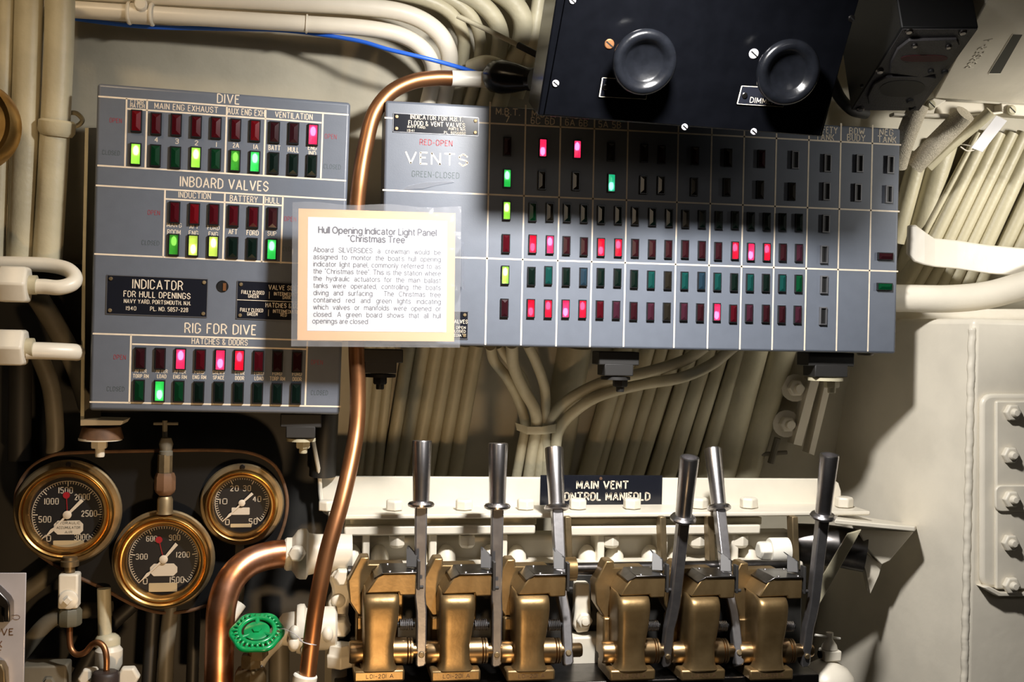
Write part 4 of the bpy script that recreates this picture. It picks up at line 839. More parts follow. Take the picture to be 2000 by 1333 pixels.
def lathe_z(px, py, Y, prof, name, m, parent, ax=(0, 0, 1), n=24, bev=0):
    """profile given in pixels (radius, height) about a vertical axis through a picked point"""
    c = P(px, py, Y); k = mpp(c); mb = MB(); mb.lathe([(r*k, h*k) for r, h in prof], c, ax, n); return mb.build(name, m, parent, bevel=bev)
gv = thing('gauge_valve', 'cream gauge valve with a square plug and a grey green nut, under the left gauge', 'valve', P(136, 1150, .09))
lathe_z(136, 1122, .085, [(0, 0), (10, 0), (10, 16), (17, 16), (17, 26), (14, 28), (14, 34), (0, 34)], 'stem', brassD, gv)
c = P(136, 1153, .085); k = mpp(c); mb = MB(); mb.box(c, (37*k, 34*k, 68*k)); mb.build('body', cream, gv, bevel=.004)
c = P(138, 1168, .085); mb = MB(); mb.lathe([(0, 0), (18*k, 0), (18*k, 5*k), (15*k, 7*k), (0, 7*k)], c-Vector((0, 16*k, 0)), (0, -1, 0), 24); mb.build('disc', cream, gv)
mb = MB(); mb.lathe([(0, 0), (8*k, 0), (7*k, 8*k), (0, 8*k)], c-Vector((0, 23*k, 0)), (0, -1, 0), 4); mb.build('square_plug', cream, gv)
lathe_z(136, 1222, .085, [(0, 0), (20, 0), (23, 4), (23, 30), (20, 34), (0, 34)], 'nut', mat('grey_green_paint', (.11, .105, .075), .6, bump=.3), gv, n=8)
mb = MB(); mb.tube(pp([(137, 1218, .085), (136, 1245, .08), (139, 1268, .075), (150, 1279, .07), (166, 1275, .065), (180, 1260, .06), (192, 1256, .05), (203, 1265, .045), (208, 1285, .04), (208, 1312, .04)]), .0058, 12); tag(mb.build('copper_tube', copperD), 'small S-bent copper tube below the left gauge', 'pipe')
lathe_z(206, 1345, .04, [(0, 0), (27, 0), (27, 26), (23, 33), (10, 34), (0, 34)], 'coupling_nut', mat('dark_brown_nut', (.035, .025, .022), .5), None, n=10, bev=.002); tag(bpy.data.objects['coupling_nut'], 'dark brown coupling nut below the S-bent copper tube', 'nut')
gp = thing('gauge_line', 'dark pipe union and cream elbow coming down into the middle gauge', 'pipe fitting', P(322, 920, .06))
lathe_z(322, 1004, .085, [(0, 0), (17, 0), (15, 8), (15, 28), (12, 34), (0, 34)], 'ferrule', brassD, gp, n=12)
lathe_z(322, 968, .085, [(0, 0), (12, 0), (18, 6), (20, 12), (20, 36), (17, 44), (0, 44)], 'union_nut', rust, gp, n=8)
lathe_z(322, 926, .085, [(0, 0), (14, 0), (14, 38), (0, 38)], 'neck', brassD, gp, n=8)
lathe_z(324, 890, .085, [(0, 0), (13, 0), (13, 8), (11, 10), (14, 22), (10, 34), (0, 36)], 'cap', dimP, gp)
mb = MB(); mb.cyl(P(300, 828, .1), P(348, 828, .1), .003, 8); mb.cyl(P(322, 822, .1), P(322, 860, .1), .005, 10); mb.build('tee_handle', dimP, gp)
# drain fitting column beside the small copper tube
ft = thing('drain_fitting', 'cream pipe with a flanged fitting behind the small copper tube', 'pipe fitting', P(212, 1240, .12))
mb = MB(); mb.tube(pp([(203, 1150, .12), (205, 1240, .12)]), .013, 16, smooth=False); mb.build('pipe', cableP, ft)
lathe_z(210, 1262, .12, [(0, 0), (24, 0), (24, 14), (20, 20), (14, 24), (0, 24)], 'flange', cableP, ft)
lathe_z(212, 1310, .11, [(0, 0), (20, 0), (26, 12), (26, 40), (20, 48), (0, 48)], 'body', cream, ft)
for x, y in ((178, 1322), (252, 1320)):
    mb = MB(); c = P(x, y, .08); mb.hexnut(c, (0, -1, 0), .022, .02); mb.build('hex_plug', cream, ft, bevel=.002)
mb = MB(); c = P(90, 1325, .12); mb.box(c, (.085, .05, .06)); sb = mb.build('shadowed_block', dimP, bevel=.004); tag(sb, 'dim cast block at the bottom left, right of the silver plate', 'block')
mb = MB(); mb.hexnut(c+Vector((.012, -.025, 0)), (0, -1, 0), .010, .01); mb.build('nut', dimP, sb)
# ---------------------------------------------------------------- silver plate with latch at the bottom left corner
PF = Frame(P(10, 1250, -.10), (1, 0, 0), (0, 0, 1))
sp = thing('lever_plate', 'silver plate with cut-off lettering and a dark latch in the bottom left corner', 'plate', PF.M)
mb = MB(); mb.prism(pp([(-60, 1120), (51, 1120), (46, 1350), (-60, 1350)], -.10), (0, .004, 0)); mb.build('plate', silver, sp, bevel=.001)
l = MB(PF.M)
for s, x, y, wd, h in (('VE', 14.5, 1235, 21, 12), ('X', -1, 1259, 9, 12), ('F', -2, 1276, 8, 11)): text(PF, l, s, x, y, wd, h, -.0006, .16)
u, v = PF.uv(32, 1206.5); m = PF.m(32, 1206)
for i in range(20):
    a, b = 2*math.pi*i/20, 2*math.pi*(i+1)/20; l.poly([(u+7*m*math.cos(a), -.0006, v+5*m*math.sin(a)), (u+7*m*math.cos(b), -.0006, v+5*m*math.sin(b)), (u+6*m*math.cos(b), -.0006, v+4*m*math.sin(b)), (u+6*m*math.cos(a), -.0006, v+4*m*math.sin(a))])
l.build('lettering', rust, sp)
mb = MB(); mb.prism(pp([(-20, 1140), (0, 1158), (14, 1172), (19, 1182), (19, 1216), (7, 1216), (7, 1190), (-20, 1175)], -.13), (0, .03, 0)); mb.build('latch', dsteel, sp, bevel=.002)
mb = MB(); mb.prism(pp([(-20, 1175), (7, 1185), (7, 1216), (-20, 1216)], -.112), (0, .01, 0)); mb.build('latch_recess', blackM, sp)
mb = MB(); mb.prism(pp([(-20, 1296), (3, 1298), (10, 1312), (12, 1350), (-20, 1350)], -.125), (0, .025, 0)); mb.build('stop', brassD, sp, bevel=.003)
# ---------------------------------------------------------------- shock mounts and brackets of the panels
br = thing('mounting_bracket', 'tan angle bracket with rubber foot behind the left edge of the left panel', 'bracket', P(175, 830, .08))
mb = MB(); mb.prism(pp([(166, 250), (173, 250), (167, 500), (164, 832), (157, 832), (160, 560)], .05), (0, .004, 0)); mb.build('edge', cableP, br)
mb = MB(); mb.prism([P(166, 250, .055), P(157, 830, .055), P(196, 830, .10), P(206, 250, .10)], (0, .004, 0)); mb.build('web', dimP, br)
mb = MB(); mb.prism(pp([(157, 820), (242, 822), (236, 831), (157, 832)], .04), (0, .08, 0)); mb.build('foot', cream, br, bevel=.001)
lathe_z(198, 857, .075, [(0, 0), (42, 0), (40, 8), (36, 22), (0, 22)], 'rubber_foot', rust, br)
lathe_z(196, 860, .075, [(0, 0), (41, 0), (41, 4), (0, 4)], 'washer', cream, br)
lathe_z(194, 876, .075, [(0, 0), (15, 0), (16, 3), (16, 15), (0, 15)], 'nut', cream, br, n=6)
lathe_z(195, 893, .075, [(0, 0), (8, 0), (9, 3), (9, 18), (0, 18)], 'bolt', cream, br)
def mount(lb, px, py, Y, w_, boltpx, nutm):
    t = thing('shock_mount', lb, 'shock mount', P(px, py, Y)); c = P(px, py, Y); k = mpp(c)
    for dz, ww, hh in ((0, 1.0, 26), (-22, .72, 24)):
        mb = MB(); mb.box(c+Vector((0, 0, (dz)*k)), (w_*ww*k, .06, hh*k)); mb.build('rubber_block', rubber, t, bevel=.002)
    lathe_z(px, py+42, Y, [(0, 0), (w_*.36, 0), (w_*.36, 6), (0, 6)], 'washer', nutm, t)
    lathe_z(boltpx, py+56, Y, [(0, 0), (13, 0), (15, 3), (15, 14), (0, 14)], 'nut', nutm, t, n=6)
    lathe_z(boltpx, py+66, Y, [(0, 0), (7, 0), (8, 2), (8, 12), (0, 12)], 'bolt', nutm, t)
mount('dark rubber mount under the right end of the left panel', 588, 820, .07, 78, 592, cableP)
mount('dark rubber mount under the long panel beside the thin copper tube', 742, 695, .06, 86, 742, blackM)
mount('dark rubber mount under the middle of the long panel, over the cable bundle', 1202, 700, .06, 80, 1211, rubber)
mount('dark rubber mount under the right end of the long panel', 1612, 702, .06, 94, 1624, cableP)
mb = MB(); c = P(1690, 695, .06); mb.lathe([(0, 0), (.016, 0), (.018, .003), (.018, .014), (0, .016)], c, (0, 0, 1), 14); tag(mb.build('bolt_head', dimP), 'small dark bolt head under the right corner of the long panel', 'bolt')
# shadowed frame flange with two big nuts under the long panel's right end
fl = thing('frame_flange', 'shadowed hull frame flange with two big nuts under the right end of the long panel', 'bracket', HP(1560, 800, .03))
for q in ([(1592, 712), (1608, 716), (1566, 872), (1550, 868)], [(1614, 740), (1626, 742), (1590, 890), (1580, 886)]):
    mb = MB(); mb.prism([HP(x, y, .09) for x, y in q], (0.006, .05, 0)); mb.build('rib', cream, fl)
for x, y in ((1552, 758), (1535, 828)):
    c = HP(x, y, .05); mb = MB(); mb.hexnut(c, (-.2, -1, 0), .020, .028); mb.build('nut', cream, fl, bevel=.002)
    mb = MB(); mb.cyl(c, c+Vector((-.006, -.045, 0)), .010, 12); mb.build('stud', cream, fl)
    mb = MB(); mb.lathe([(0, 0), (.032, 0), (.032, .006), (0, .006)], c, (-.2, -1, 0), 18); mb.build('washer', cream, fl)
c = HP(1505, 905, .05); mb = MB(); mb.cyl(c, c+Vector((.012, -.01, .06)), .008, 10); mb.cyl(c+Vector((-.03, 0, .02)), c+Vector((.04, 0, .025)), .005, 8); mb.build('tee_bolt', dimP, fl)
# ---------------------------------------------------------------- cream column at the right (a trunk of the hull structure)
zt = P(1900, 622, -.02).z
A_, B_, C_, D_ = P(1902, 640, -.02), P(1640, 700, .38), P(2300, 700, -.02), P(2300, 700, .4)
mb = MB(); mb.prism([(A_.x, A_.y, 0), (B_.x, B_.y, 0), (B_.x+.02, .6, 0), (C_.x, .6, 0), (C_.x, C_.y, 0)], (0, 0, zt)); wr_ = struct(mb.build('wall_right', cream, bevel=.012, seg=4))
mb = MB(); pts = [Vector((A_.x+.001*math.sin(i*1.7), A_.y+.006, .6+i*(zt-.62)/80)) for i in range(81)]
rn = [random.uniform(.0076, .0084) for _ in range(400)]; mb.tube(pts, lambda t: rn[int(t*80*4) % 400], 10, 3); mb.build('weld_bead', cream, wr_, ang=180)
cvp = thing('cover_plate', 'cream bolted cover plate on the column front at the right edge', 'plate', P(1960, 960, -.03))
def rrect(x0, y0, x1, y1, r, n=5):
    o = []
    for cx, cy, a in ((x1-r, y0+r, 0), (x0+r, y0+r, 90), (x0+r, y1-r, 180), (x1-r, y1-r, 270)):
        for i in range(n+1): t = math.radians(a+90*i/n); o.append((cx+r*math.cos(t), cy-r*math.sin(t)))
    return o
mb = MB(); mb.prism(pp(rrect(1917, 770, 2080, 1150, 22), -.034), (0, .016, 0)); mb.build('plate', cream, cvp, bevel=.008, seg=3)
mb = MB(); mb.prism(pp(rrect(1946, 784, 2080, 1152, 4), -.040), (0, .012, 0)); mb.build('raised_panel', cream, cvp, bevel=.003)
mb = MB(); mb.prism(pp([(1920, 1148), (1932, 1146), (1956, 1158), (2080, 1158), (2080, 1166), (1950, 1166)], -.046), (0, .03, 0)); mb.build('lower_lip', cream, cvp, bevel=.002)
mb = MB(); mb.prism(pp(rrect(1945, 949, 2080, 1000, 12), -.046), (0, .008, 0)); mb.build('tab', cream, cvp, bevel=.002)
for i, (x, y) in enumerate([(1974, 806), (1970, 889), (1972, 975), (1970, 1060), (1972, 1143)]):
    c = P(x, y, -.046 if i == 2 else -.040); mb = MB(); mb.hexnut(c, (0, -1, 0), .0185, .013); n_ = mb.build('nut', cream, cvp, bevel=.0015)
    mb = MB(); mb.lathe([(.009, .012), (.009, .018), (.006, .023), (0, .0235)], c, (0, -1, 0), 16); mb.build('stud', cream, n_)
# ---------------------------------------------------------------- main vent control manifold
mf = thing('vent_manifold', 'long cream control manifold with a MAIN VENT CONTROL MANIFOLD plate, behind the levers', 'manifold', P(1100, 1200, .16))
mb = MB(); mb.prism(pp([(628, 931), (1626, 936), (1638, 944), (1643, 960), (1643, 1004), (632, 1004), (626, 975)], .22), (0, .012, 0)); mb.build('back_plate', cream, mf, bevel=.002)
mb = MB(); mb.tube(pp([(611, 858, .16), (617, 890, .18), (624, 930, .2), (626, 965, .21), (632, 995, .2), (645, 1006, .18)]), .0045, 8); mb.build('plate_edge', cream, mf)
def zbox(x0, x1, y0, y1, Ya, Yb, name, m, bev=.003):
    a, b, t, u = P(x0, (y0+y1)/2, Ya), P(x1, (y0+y1)/2, Ya), P((x0+x1)/2, y0, Ya), P((x0+x1)/2, y1, Ya)
    mb = MB(); mb.box(((a.x+b.x)/2, (Ya+Yb)/2, (t.z+u.z)/2), (b.x-a.x, Yb-Ya, t.z-u.z)); return mb.build(name, m, mf, bevel=bev)
zbox(642, 1700, 1003, 1012, .10, .235, 'top_flange', cream)
zbox(674, 1048, 1012.5, 1027, .125, .235, 'gasket_ring', cableP, .002); zbox(1112, 1488, 1012.5, 1027, .125, .235, 'gasket_ring', cableP, .002)
zbox(672, 1046, 1027, 1046, .115, .235, 'lower_flange', cream, .004); zbox(1114, 1486, 1027, 1046, .115, .235, 'lower_flange', cream, .004)
zbox(668, 1560, 1046, 1125, .19, .26, 'body', cream, .01)
zbox(660, 1570, 1104, 1122, .10, .2, 'chest_top', cream, .006); zbox(664, 1566, 1122, 1318, .104, .2, 'valve_chest', darkP, .004)  # chest coloured dark to paint in the shade between the valves
for x in (638, 770, 906, 1026, 1128, 1234, 1366, 1462, 1648):
    c = P(x, 1000, .155); c.z = P(1000, 1003, .10).z; k = mpp(c); mb = MB(); mb.lathe([(0, 0), (18*k, 0), (18*k, 17*k), (15*k, 20*k), (0, 20*k)], c, (0, 0, 1), 6); mb.build('bolt_head', cream, mf, bevel=.002)
for x in (775, 912, 1193, 1362, 1445):
    c = P(x, 1046, .14); k = mpp(c); mb = MB(); mb.lathe([(0, 0), (17*k, 0), (17*k, 18*k), (12*k, 24*k), (0, 24*k)], c, (0, 0, -1), 6); mb.build('nut', cream, mf, bevel=.002)
for x in (715, 846, 984, 1174, 1297, 1436):
    zbox(x-7, x+7, 1045, 1106, .13, .2, 'rib', cream, .003)
    for d in (-27, 25):
        c = P(x+d, 1094, .165); mb = MB(); mb.sphere(c, .021, 1, 1.3, 1.55); mb.build('boss', cream, mf)
for x in (700, 806, 890, 945, 1020, 1160, 1245, 1330, 1400, 1470):
    c = P(x, 1112, .13); mb = MB(); mb.sphere(c, .024, 1.2, 1, .55); mb.build('boss', cream, mf)
a, b = P(680, 1122, .03), P(1200, 1122, .03); mb = MB(); mb.cyl((a.x, .045, a.z), (P(1560, 1116, .03).x, .045, a.z), .0125, 18); mb.build('rock_shaft', dsteel, mf, label='long dark steel shaft')
mb = MB(); mb.cyl((P(1104, 1118, .03).x, .045, a.z), (P(1127, 1118, .03).x, .045, a.z), .024, 20); mb.build('shaft_bearing', bronze, mf)
for x in (1109, 1294, 1388, 1552):
    mb = MB(); mb.prism(pp([(x-5, 1010), (x+7, 1010), (x+10, 1098), (x-2, 1098)], .085), (0, .03, 0)); mb.build('guide_bar', brassD, mf, bevel=.002)
nf = Frame(P(1174, 958, .217), (1, 0, math.tan(-.004)), (0, 0, 1))
nameplate(mf, nf, [(1055, 929), (1293, 929), (1293, 990), (1055, 991)], 'black plate reading MAIN VENT CONTROL MANIFOLD', [('MAIN VENT', 1176.5, 947.5, 104, 14.5, .21), ('CONTROL MANIFOLD', 1180, 970, 184, 15, .21)], .004, plateB, False, None) if False else None
def mplate():
    M = nf.M; a0, a1, b0, b1 = recess(nf, [(1055, 929), (1293, 928.5), (1293, 989), (1055, 991)])
    mb = MB(M); mb.box(((a0+a1)/2, 0, (b0+b1)/2), (a1-a0, .004, b1-b0)); t = mb.build('name_plate', plateB, mf, bevel=.0006, seg=1)
    l = MB(M)
    for s, x, y, wd, h in (('MAIN VENT', 1176.5, 947.5, 103, 14), ('CONTROL MANIFOLD', 1180, 970, 183, 14)): text(nf, l, s, x, y, wd, h, -.0024, .21)
    l.build('lettering', lineP, t); u, v = nf.uv(1173, 935); q = MB(M); screw(q, (u, -.002, v), .0035); q.build('screw', rust, t)
mplate()
# bracket with two bolts at each end of the valve chest, left pipe union
def lathe_x(px, py, Y, prof, name, m, parent, n=28, bev=0, ang=35):
    """profile in pixels (radius, distance to the right)"""
    c = P(px, py, Y); k = mpp(c); mb = MB(); mb.lathe([(r*k, h*k) for r, h in prof], c, (1, 0, 0), n); return mb.build(name, m, parent, bevel=bev, ang=ang)
lathe_x(556, 1083, .08, [(0, 0), (29, 0), (32, 4), (32, 14), (40, 20), (46, 24), (49, 30), (49, 42), (41, 46), (38, 60), (38, 130), (0, 130)], 'end_union', cream, mf)
c = P(583, 1080, .03); mb = MB(); mb.lathe([(0, 0), (.016, 0), (.016, .018), (.013, .021), (0, .021)], c, (-.3, -1, 0), 6); mb.build('union_bolt', cream, mf, bevel=.002)
eb = [(690, 1100), (650, 1104), (642, 1130), (648, 1150), (650, 1165), (640, 1180), (645, 1200), (636, 1222), (645, 1248), (672, 1250), (686, 1235), (680, 1205), (682, 1180), (690, 1160)]
mb = MB(); mb.prism(pp(eb, .06), (0, .06, 0)); mb.build('end_bracket', cream, mf, bevel=.006)
for x, y, r in ((668, 1124, 18), (662, 1222, 20)):
    c = P(x, y, .06); k = mpp(c); mb = MB(); mb.lathe([(0, 0), (r*1.2*k, 0), (r*1.2*k, 4*k), (r*k, 4*k), (r*k, 18*k), (r*.8*k, 22*k), (0, 22*k)], c, (.1, -1, -.1), 6); mb.build('bracket_bolt', cream, mf, bevel=.002)
c = P(661, 1174, .06); mb = MB(); mb.sphere(c, .014, 1, .6, 1); mb.build('boss', cream, mf)
mb = MB(); mb.prism(pp([(1125, 1140), (1152, 1140), (1155, 1215), (1150, 1235), (1128, 1238), (1120, 1220), (1124, 1190)], .075), (0, .03, 0)); mb.build('centre_bracket', cream, mf, bevel=.004)
c = P(1140, 1211, .075); mb = MB(); mb.hexnut(c, (0, -1, 0), .0165, .014); n_ = mb.build('bracket_bolt', cream, mf, bevel=.002)
mb = MB(); mb.lathe([(.008, .012), (.008, .019), (0, .021)], c, (0, -1, 0), 14); mb.build('stud', cream, n_)
zbox(1118, 1180, 1245, 1300, .06, .12, 'foot', cream, .004)
zbox(655, 1600, 1333, 1365, -.06, .2, 'base_rail', dsteel, .003)
# stop valve body under the union, with the green handwheel
sv = thing('stop_valve', 'cream stop valve with a scalloped green handwheel at the lower left of the manifold', 'valve', P(560, 1235, .05))
lathe_x(545, 1230, .05, [(0, 0), (22, 0), (30, 6), (33, 22), (34, 32), (46, 34), (48, 40), (48, 48), (40, 52), (38, 66), (42, 68), (42, 108), (36, 112), (0, 112)], 'body', cream, sv)
for x, y in ((574, 1238), (573, 1258), (598, 1275), (640, 1240)):
    c = P(x, y, .005); mb = MB(); mb.sphere(c, .012, .9, 1, 1.3); mb.build('lug', cream, sv)
wc = P(502, 1236, -.05); wn = Vector((-.03, -.50, .866)).normalized(); wx = wn.cross(Vector((0, 0, 1))).normalized(); wy = wn.cross(wx); k = mpp(wc)
def wp(r, a, h=0): return wc+(wx*math.cos(a)+wy*math.sin(a))*r*k+wn*h*k
def hexr(r, a): return r*(1+.045*math.cos(6*a))
mb = MB(); mb.tube([wp(hexr(47, 2*math.pi*i/36), 2*math.pi*i/36) for i in range(36)], 5.5*k, 10, 2, closed=True)
mb.tube([wp(34, 2*math.pi*i/24, 5) for i in range(24)], 5.0*k, 10, 2, closed=True)
for i in range(26): a = 2*math.pi*i/26; mb.tube([wp(34, a, 5), wp(41, a, 6.5), wp(hexr(48, a), a, 1)], 3.2*k, 8, 3)
for i in range(3): a = 2*math.pi*i/3+.6; mb.tube([wp(8, a, 1), wp(20, a, 3), wp(34, a, 5)], 5*k, 8, 3)
mb.lathe([(0, -6*k), (23*k, -6*k), (26*k, -1*k), (25*k, 5*k), (20*k, 7*k), (0, 7.5*k)], wc, wn, 28); hw = mb.build('handwheel', greenP, sv, ang=50, label='scalloped green handwheel')
mb = MB(); mb.lathe([(0, 6*k), (9*k, 6*k), (9*k, 11*k), (0, 12*k)], wc, wn, 6); mb.build('wheel_nut', greenP, hw)
mb = MB(); mb.cyl(wc-wn*70*k, wc-wn*6*k, 6*k, 12); mb.lathe([(0, -60*k), (20*k, -60*k), (20*k, -36*k), (16*k, -32*k), (0, -32*k)], wc, wn, 6); mb.build('stem', brassD, sv)
lathe_z(489, 1350, -.02, [(0, 0), (30, 0), (34, 8), (34, 34), (28, 44), (18, 48), (0, 48)], 'packing_nut', brassD, sv, n=6)
lathe_z(490, 1312, -.02, [(0, 0), (20, 0), (21, 4), (21, 28), (18, 34), (0, 34)], 'gland_nut', brassD, sv, n=6)
mb = MB(); mb.tube(pp([(490, 1345, -.02), (500, 1290, .0), (540, 1245, .04), (560, 1235, .05)]), .02, 14); mb.build('bonnet', cream, sv)
pipe('copper_pipe', [(575, 1083, .08), (535, 1084, .07), (485, 1100, .045), (450, 1135, .02), (433, 1185, .005), (429, 1250, 0), (427, 1350, 0)], 28, copper, 'thick copper pipe bending down from the left end of the manifold', 'pipe', n=28)
cf = thing('hex_fitting', 'tan hex fitting below the manifold bracket, left of the first bronze valve', 'pipe fitting', P(663, 1290, .03))
lathe_z(664, 1302, .03, [(0, 0), (28, 0), (30, 3), (30, 24), (26, 28), (24, 44), (0, 44)], 'hex_nut', cream, cf, n=6, bev=.002)
lathe_z(662, 1345, .03, [(0, 0), (15, 0), (15, 44), (0, 44)], 'pipe', cream, cf)
leverS = mat('worn_lever_steel', (0.40, 0.385, 0.39), 0.36, metal=0.9, var=0.2, vscale=40, bump=0.05, bscale=200)
finM = mat('dark_latch_steel', (0.05, 0.048, 0.047), 0.5, metal=0.4)
# ---------------------------------------------------------------- six bronze vent valves with steel levers
U = .00097
def vbox(mb, x0, x1, y0, y1, z0, z1): mb.box(((x0+x1)/2*U, (y0+y1)/2*U, (z0+z1)/2*U), ((x1-x0)*U, (y1-y0)*U, (z1-z0)*U))
def sc(poly): return [(x*U, z*U) for x, z in poly]
def vpart(mb, name, m, root, **k):
    mb.M = WM[root.name] @ mb.M if False else WM[root.name]; return mb
def valve(px, label, lever_px, ang, capped, sxs, us, ls):
    M = Matrix.Translation(P(px, 1283, -.08)) @ Matrix.Scale(sxs, 4, (1, 0, 0)); t = thing('vent_valve', label, 'valve', Matrix.Translation(P(px, 1283, -.08))); 
    mb = MB(M); rings = []
    for z, xl, xr, f in ((-25, -37, 35, -13), (-20, -34, 31, -12), (-10, -32, 28, -12), (6, -32, 27, -12), (24, -33, 27, -12), (44, -33, 31, -14), (66, -34, 34, -16), (92, -35, 36, -17), (104, -35, 36, -16), (112, -34, 35.5, -12), (118, -33, 35, -5), (121, -32, 34, 4), (123, -31, 33, 12)):
        cxx, hx, cy_, hy = (xl+xr)/2, (xr-xl)/2, (74+f)/2, (74-f)/2
        rings.append([mb.vv(((cxx+hx*math.copysign(abs(math.cos(q))**.42, math.cos(q)))*U, (cy_+hy*math.copysign(abs(math.sin(q))**.30, math.sin(q)))*U, z*U)) for q in [2*math.pi*(i+.5)/40 for i in range(40)]])
    for A, B in zip(rings, rings[1:]):
        for i in range(40): mb.f([A[i], A[(i+1) % 40], B[(i+1) % 40], B[i]])
    mb.f(rings[0]); mb.f(rings[-1]); mb.build('body', bronze, t, ang=60)
    mb = MB(M); vbox(mb, -50, 48, -10, 90, -46, -24); mb.build('base', bronze, t, bevel=4*U)
    l = MB(M); engrave(l, 'L01-201 A', 0, -35*U, 52*U, 7*U, -10.4*U, .14); l.build('stamping', rust, t)
    mb = MB(M); mb.xz(sc([(-30, 121), (-8, 153), (4, 158), (68, 158), (68, 116), (36, 116), (34, 122)]), -2*U, 84*U); mb.build('head', bronze, t, bevel=2.5*U)
    mb = MB(M); vbox(mb, 3, 68.5, -5, 84, 158, 161); mb.prism([(3*U, -5*U, 161*U), (3*U, 84*U, 161*U), (-14*U, 84*U, 150*U), (-14*U, -1*U, 150*U)], (0, 0, -3*U)); p_ = mb.build('cover_plate', dsteel, t, bevel=1*U, label='dark steel top plate')
    for x in (16, 60):
        for y in (4, 74): q = MB(M); q.sphere((x*U, y*U, 161*U), 3.6*U, 1, 1, .7, 10, 6); q.build('screw', steel, p_)
    mb = MB(M); mb.xz(sc([(-62, 128), (-38, 174), (-20, 174), (-20, 160), (50, 160), (50, 40), (-28, 42), (-38, 56), (-58, 86)]), 80*U, 125*U); mb.build('rear_casting', bronze, t, bevel=3*U)
    mb = MB(M); vbox(mb, -44, 40, 70, 130, -24, 60); mb.build('rear_leg', bronze, t, bevel=4*U)
    mb = MB(M); mb.lathe([(0, -58*U), (20*U, -58*U), (22*U, -54*U), (22*U, -26*U), (0, -26*U)], (0, 36*U, 0), (1, 0, 0), 28); mb.build('left_boss', bronzeB, t)
    mb = MB(M); mb.lathe([(0, 20*U), (26*U, 20*U), (26*U, 54*U), (22*U, 56*U), (25*U, 57*U), (25*U, 60*U), (22*U, 61*U), (25*U, 62*U), (25*U, 66*U), (14*U, 67*U), (14*U, 108*U), (12*U, 112*U), (0, 112*U)], (0, 36*U, 0), (1, 0, 0), 30); mb.build('shaft_boss', bronzeB, t)
    mb = MB(M); n = 7; mb.tube([((40+26*i/(n*10))*U, (36+10*math.cos(i*.628))*U, (51+10*math.sin(i*.628))*U) for i in range(n*10+1)], 1.5*U, 6, 1, smooth=False); mb.build('spring', steel, t)
    mb = MB(M); mb.cyl((34*U, 36*U, 51*U), (70*U, 36*U, 51*U), 6*U, 12); mb.build('spring_pin', blackM, t)
    mb = MB(M); mb.prism([(51*U, 40*U, 162*U), (51*U, 40*U, 196*U), (55*U, 70*U, 198*U), (70*U, 30*U, 186*U), (70*U, 24*U, 164*U)], (4*U, 4*U, 0)); mb.build('latch_fin', finM, t, bevel=1*U)
    mb = MB(M); vbox(mb, 69.5, 75, -4, 14, 126, 182); mb.cyl((69*U, 0, 131*U), (82*U, 0, 131*U), 3.5*U, 10); mb.build('catch', finM, t, bevel=.8*U)
    # lever, turning about the boss axis
    lx = (P(lever_px, 1283, -.05).x-P(px, 1283, -.08).x)/U/sxs
    R = Matrix.Translation((0, 36*U, 0)) @ Matrix.Rotation(math.radians(ang), 4, 'X') @ Matrix.Scale(ls, 4, (0, 0, 1)) @ Matrix.Translation((0, -36*U, 0))
    mb = MB(M @ R); ox = lx
    fr = [(-11, -28), (-11, 55), (-8+us*.4, 78), (-6+us, 110), (-7+us, 290), (17+us, 290), (16+us, 110), (13+us*.4, 78), (9, 55), (9, -24), (5, -30), (-7, -32)]
    mb.xz([((ox+x)*U, z*U) for x, z in fr], 22*U, 44*U); L = mb.build('lever', leverS, t, bevel=3*U)
    cx = (ox+5+us)*U; cy = 33*U
    mb = MB(M @ R); mb.lathe([(0, 286*U), (20*U, 286*U), (26*U, 289*U), (27*U, 293*U), (24*U, 297*U), (17*U, 299*U), (17*U, 304*U), (17.5*U, 340*U), (20*U, 418*U), (19*U, 421*U)]+([(15*U, 421*U), (14*U, 405*U), (0, 404*U)] if capped else [(0, 422*U)]), (cx, cy, 0), (0, 0, 1), 32); mb.build('grip', steel, L, ang=30)
    mb = MB(M @ R); c = ((ox-1)*U, 22*U, -6*U); screw(mb, c, 6*U); mb.build('screw', brassD, L)
    mb = MB(M @ R); mb.cyl(((ox-2.5)*U, 33*U, 205*U), ((ox-1.5)*U, 33*U, 205*U), 4*U, 12); mb.build('pin_hole', blackM, L)
    return t
for px, lb, lp, an, cpd, us, ls in ((742, 'first bronze vent valve from the left, lever upright beside the copper tube', 823, -3, False, -10, .968), (891, 'second bronze vent valve from the left, lever upright', 970, -2, False, -8, .968),
                       (1037, 'third bronze vent valve, lever leaning away and crossing the left end of the name plate', 1109, -18, False, -14, .975), (1235, 'fourth bronze vent valve, right of the gap, lever tipped forward showing its hollow end', 1303, 14, True, 0, .988),
                       (1372, 'fifth bronze vent valve, lever leaning away and left', 1441, -21, False, -12, 1.01), (1505, 'rightmost bronze vent valve, lever tipped forward in front of the diagonal strut', 1574, 11, True, 0, 1.005)):
    valve(px, lb, lp, an, cpd, .98 if px < 1100 else .95, us, ls)
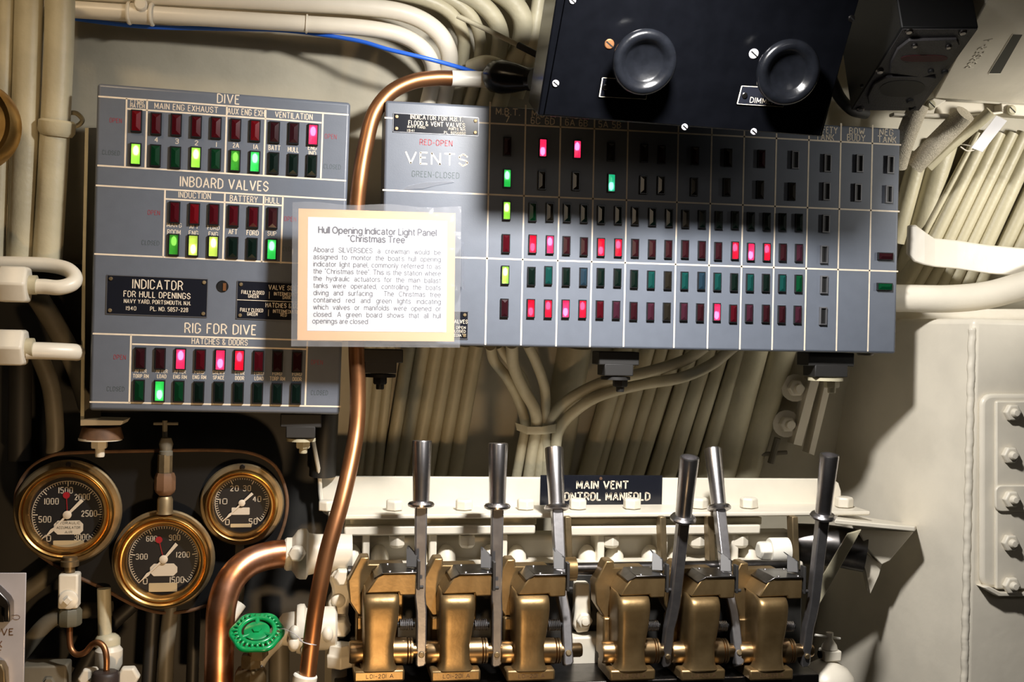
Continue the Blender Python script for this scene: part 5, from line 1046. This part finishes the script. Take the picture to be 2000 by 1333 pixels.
# ---------------------------------------------------------------- right end of the manifold: shelf bracket, strut, union, small flask valve
sb = thing('shelf_bracket', 'cream shelf bracket and diagonal tan strut at the right end of the manifold', 'bracket', P(1690, 1040, .1))
mb = MB(); mb.prism([P(1630, 1015, .04), P(1787, 1030, .04), P(1790, 1026, .16), P(1640, 1003, .2)], (0, 0, -.010)); mb.build('shelf', cream, sb, bevel=.002)
mb = MB(); mb.prism(pp([(1676, 1034), (1785, 1040), (1738, 1096), (1722, 1104), (1690, 1068)], .10), (0.01, .05, 0)); mb.build('gusset', cream, sb, bevel=.002)
mb = MB(); mb.prism(pp([(1655, 1044), (1682, 1036), (1590, 1200), (1583, 1200), (1594, 1146)], .02), (.006, .012, 0)); mb.build('strut', cableP, sb, bevel=.001)
mb = MB(); mb.prism(pp([(1678, 1070), (1722, 1104), (1716, 1125), (1700, 1160), (1692, 1120)], .12), (0.01, .04, 0)); mb.build('rib', cream, sb)
pipe('dark_pipe', [(1540, 1062, .20), (1620, 1066, .16), (1690, 1078, .13)], 40, dsteel, 'dark steel pipe end behind the rightmost lever', 'pipe', n=24)
uf = thing('pipe_union', 'white painted hex union between the fifth and rightmost levers', 'pipe fitting', P(1500, 1076, .08))
lathe_x(1480, 1076, .08, [(0, 0), (15, 0), (19, 4), (19, 24), (0, 24)], 'hex_nut', whiteP, uf, n=6, bev=.002)
lathe_x(1502, 1076, .08, [(0, 0), (23, 0), (25, 3), (25, 38), (0, 38)], 'sleeve', whiteP, uf)
fk = thing('flask_valve', 'small cream needle valve with tee handle on a domed flask, bottom right of the valves', 'valve', P(1617, 1300, .03))
lathe_z(1612, 1400, .03, [(0, 0), (56, 0), (56, 60), (52, 80), (40, 95), (22, 106), (10, 110), (0, 110)], 'flask', cream, fk, n=32)
lathe_z(1616, 1300, .03, [(0, 0), (9, 0), (9, 16), (0, 16)], 'neck', cream, fk)
c = P(1621, 1279, .03); mb = MB(); mb.box(c, (.037, .034, .022)); mb.build('body', cream, fk, bevel=.003)
c = P(1603, 1279, .03); mb = MB(); mb.cyl(c, c-Vector((.004, 0, 0)), .008, 14); mb.build('port', blackM, fk)
lathe_z(1620, 1268, .03, [(0, 0), (16, 0), (14, 8), (7, 18), (5, 24), (7, 24), (7, 32), (0, 33)], 'bonnet', cream, fk)
mb = MB(); mb.cyl(P(1592, 1241, .03), P(1641, 1248, .03), .0025, 10); mb.build('tee_handle', whiteP, fk)
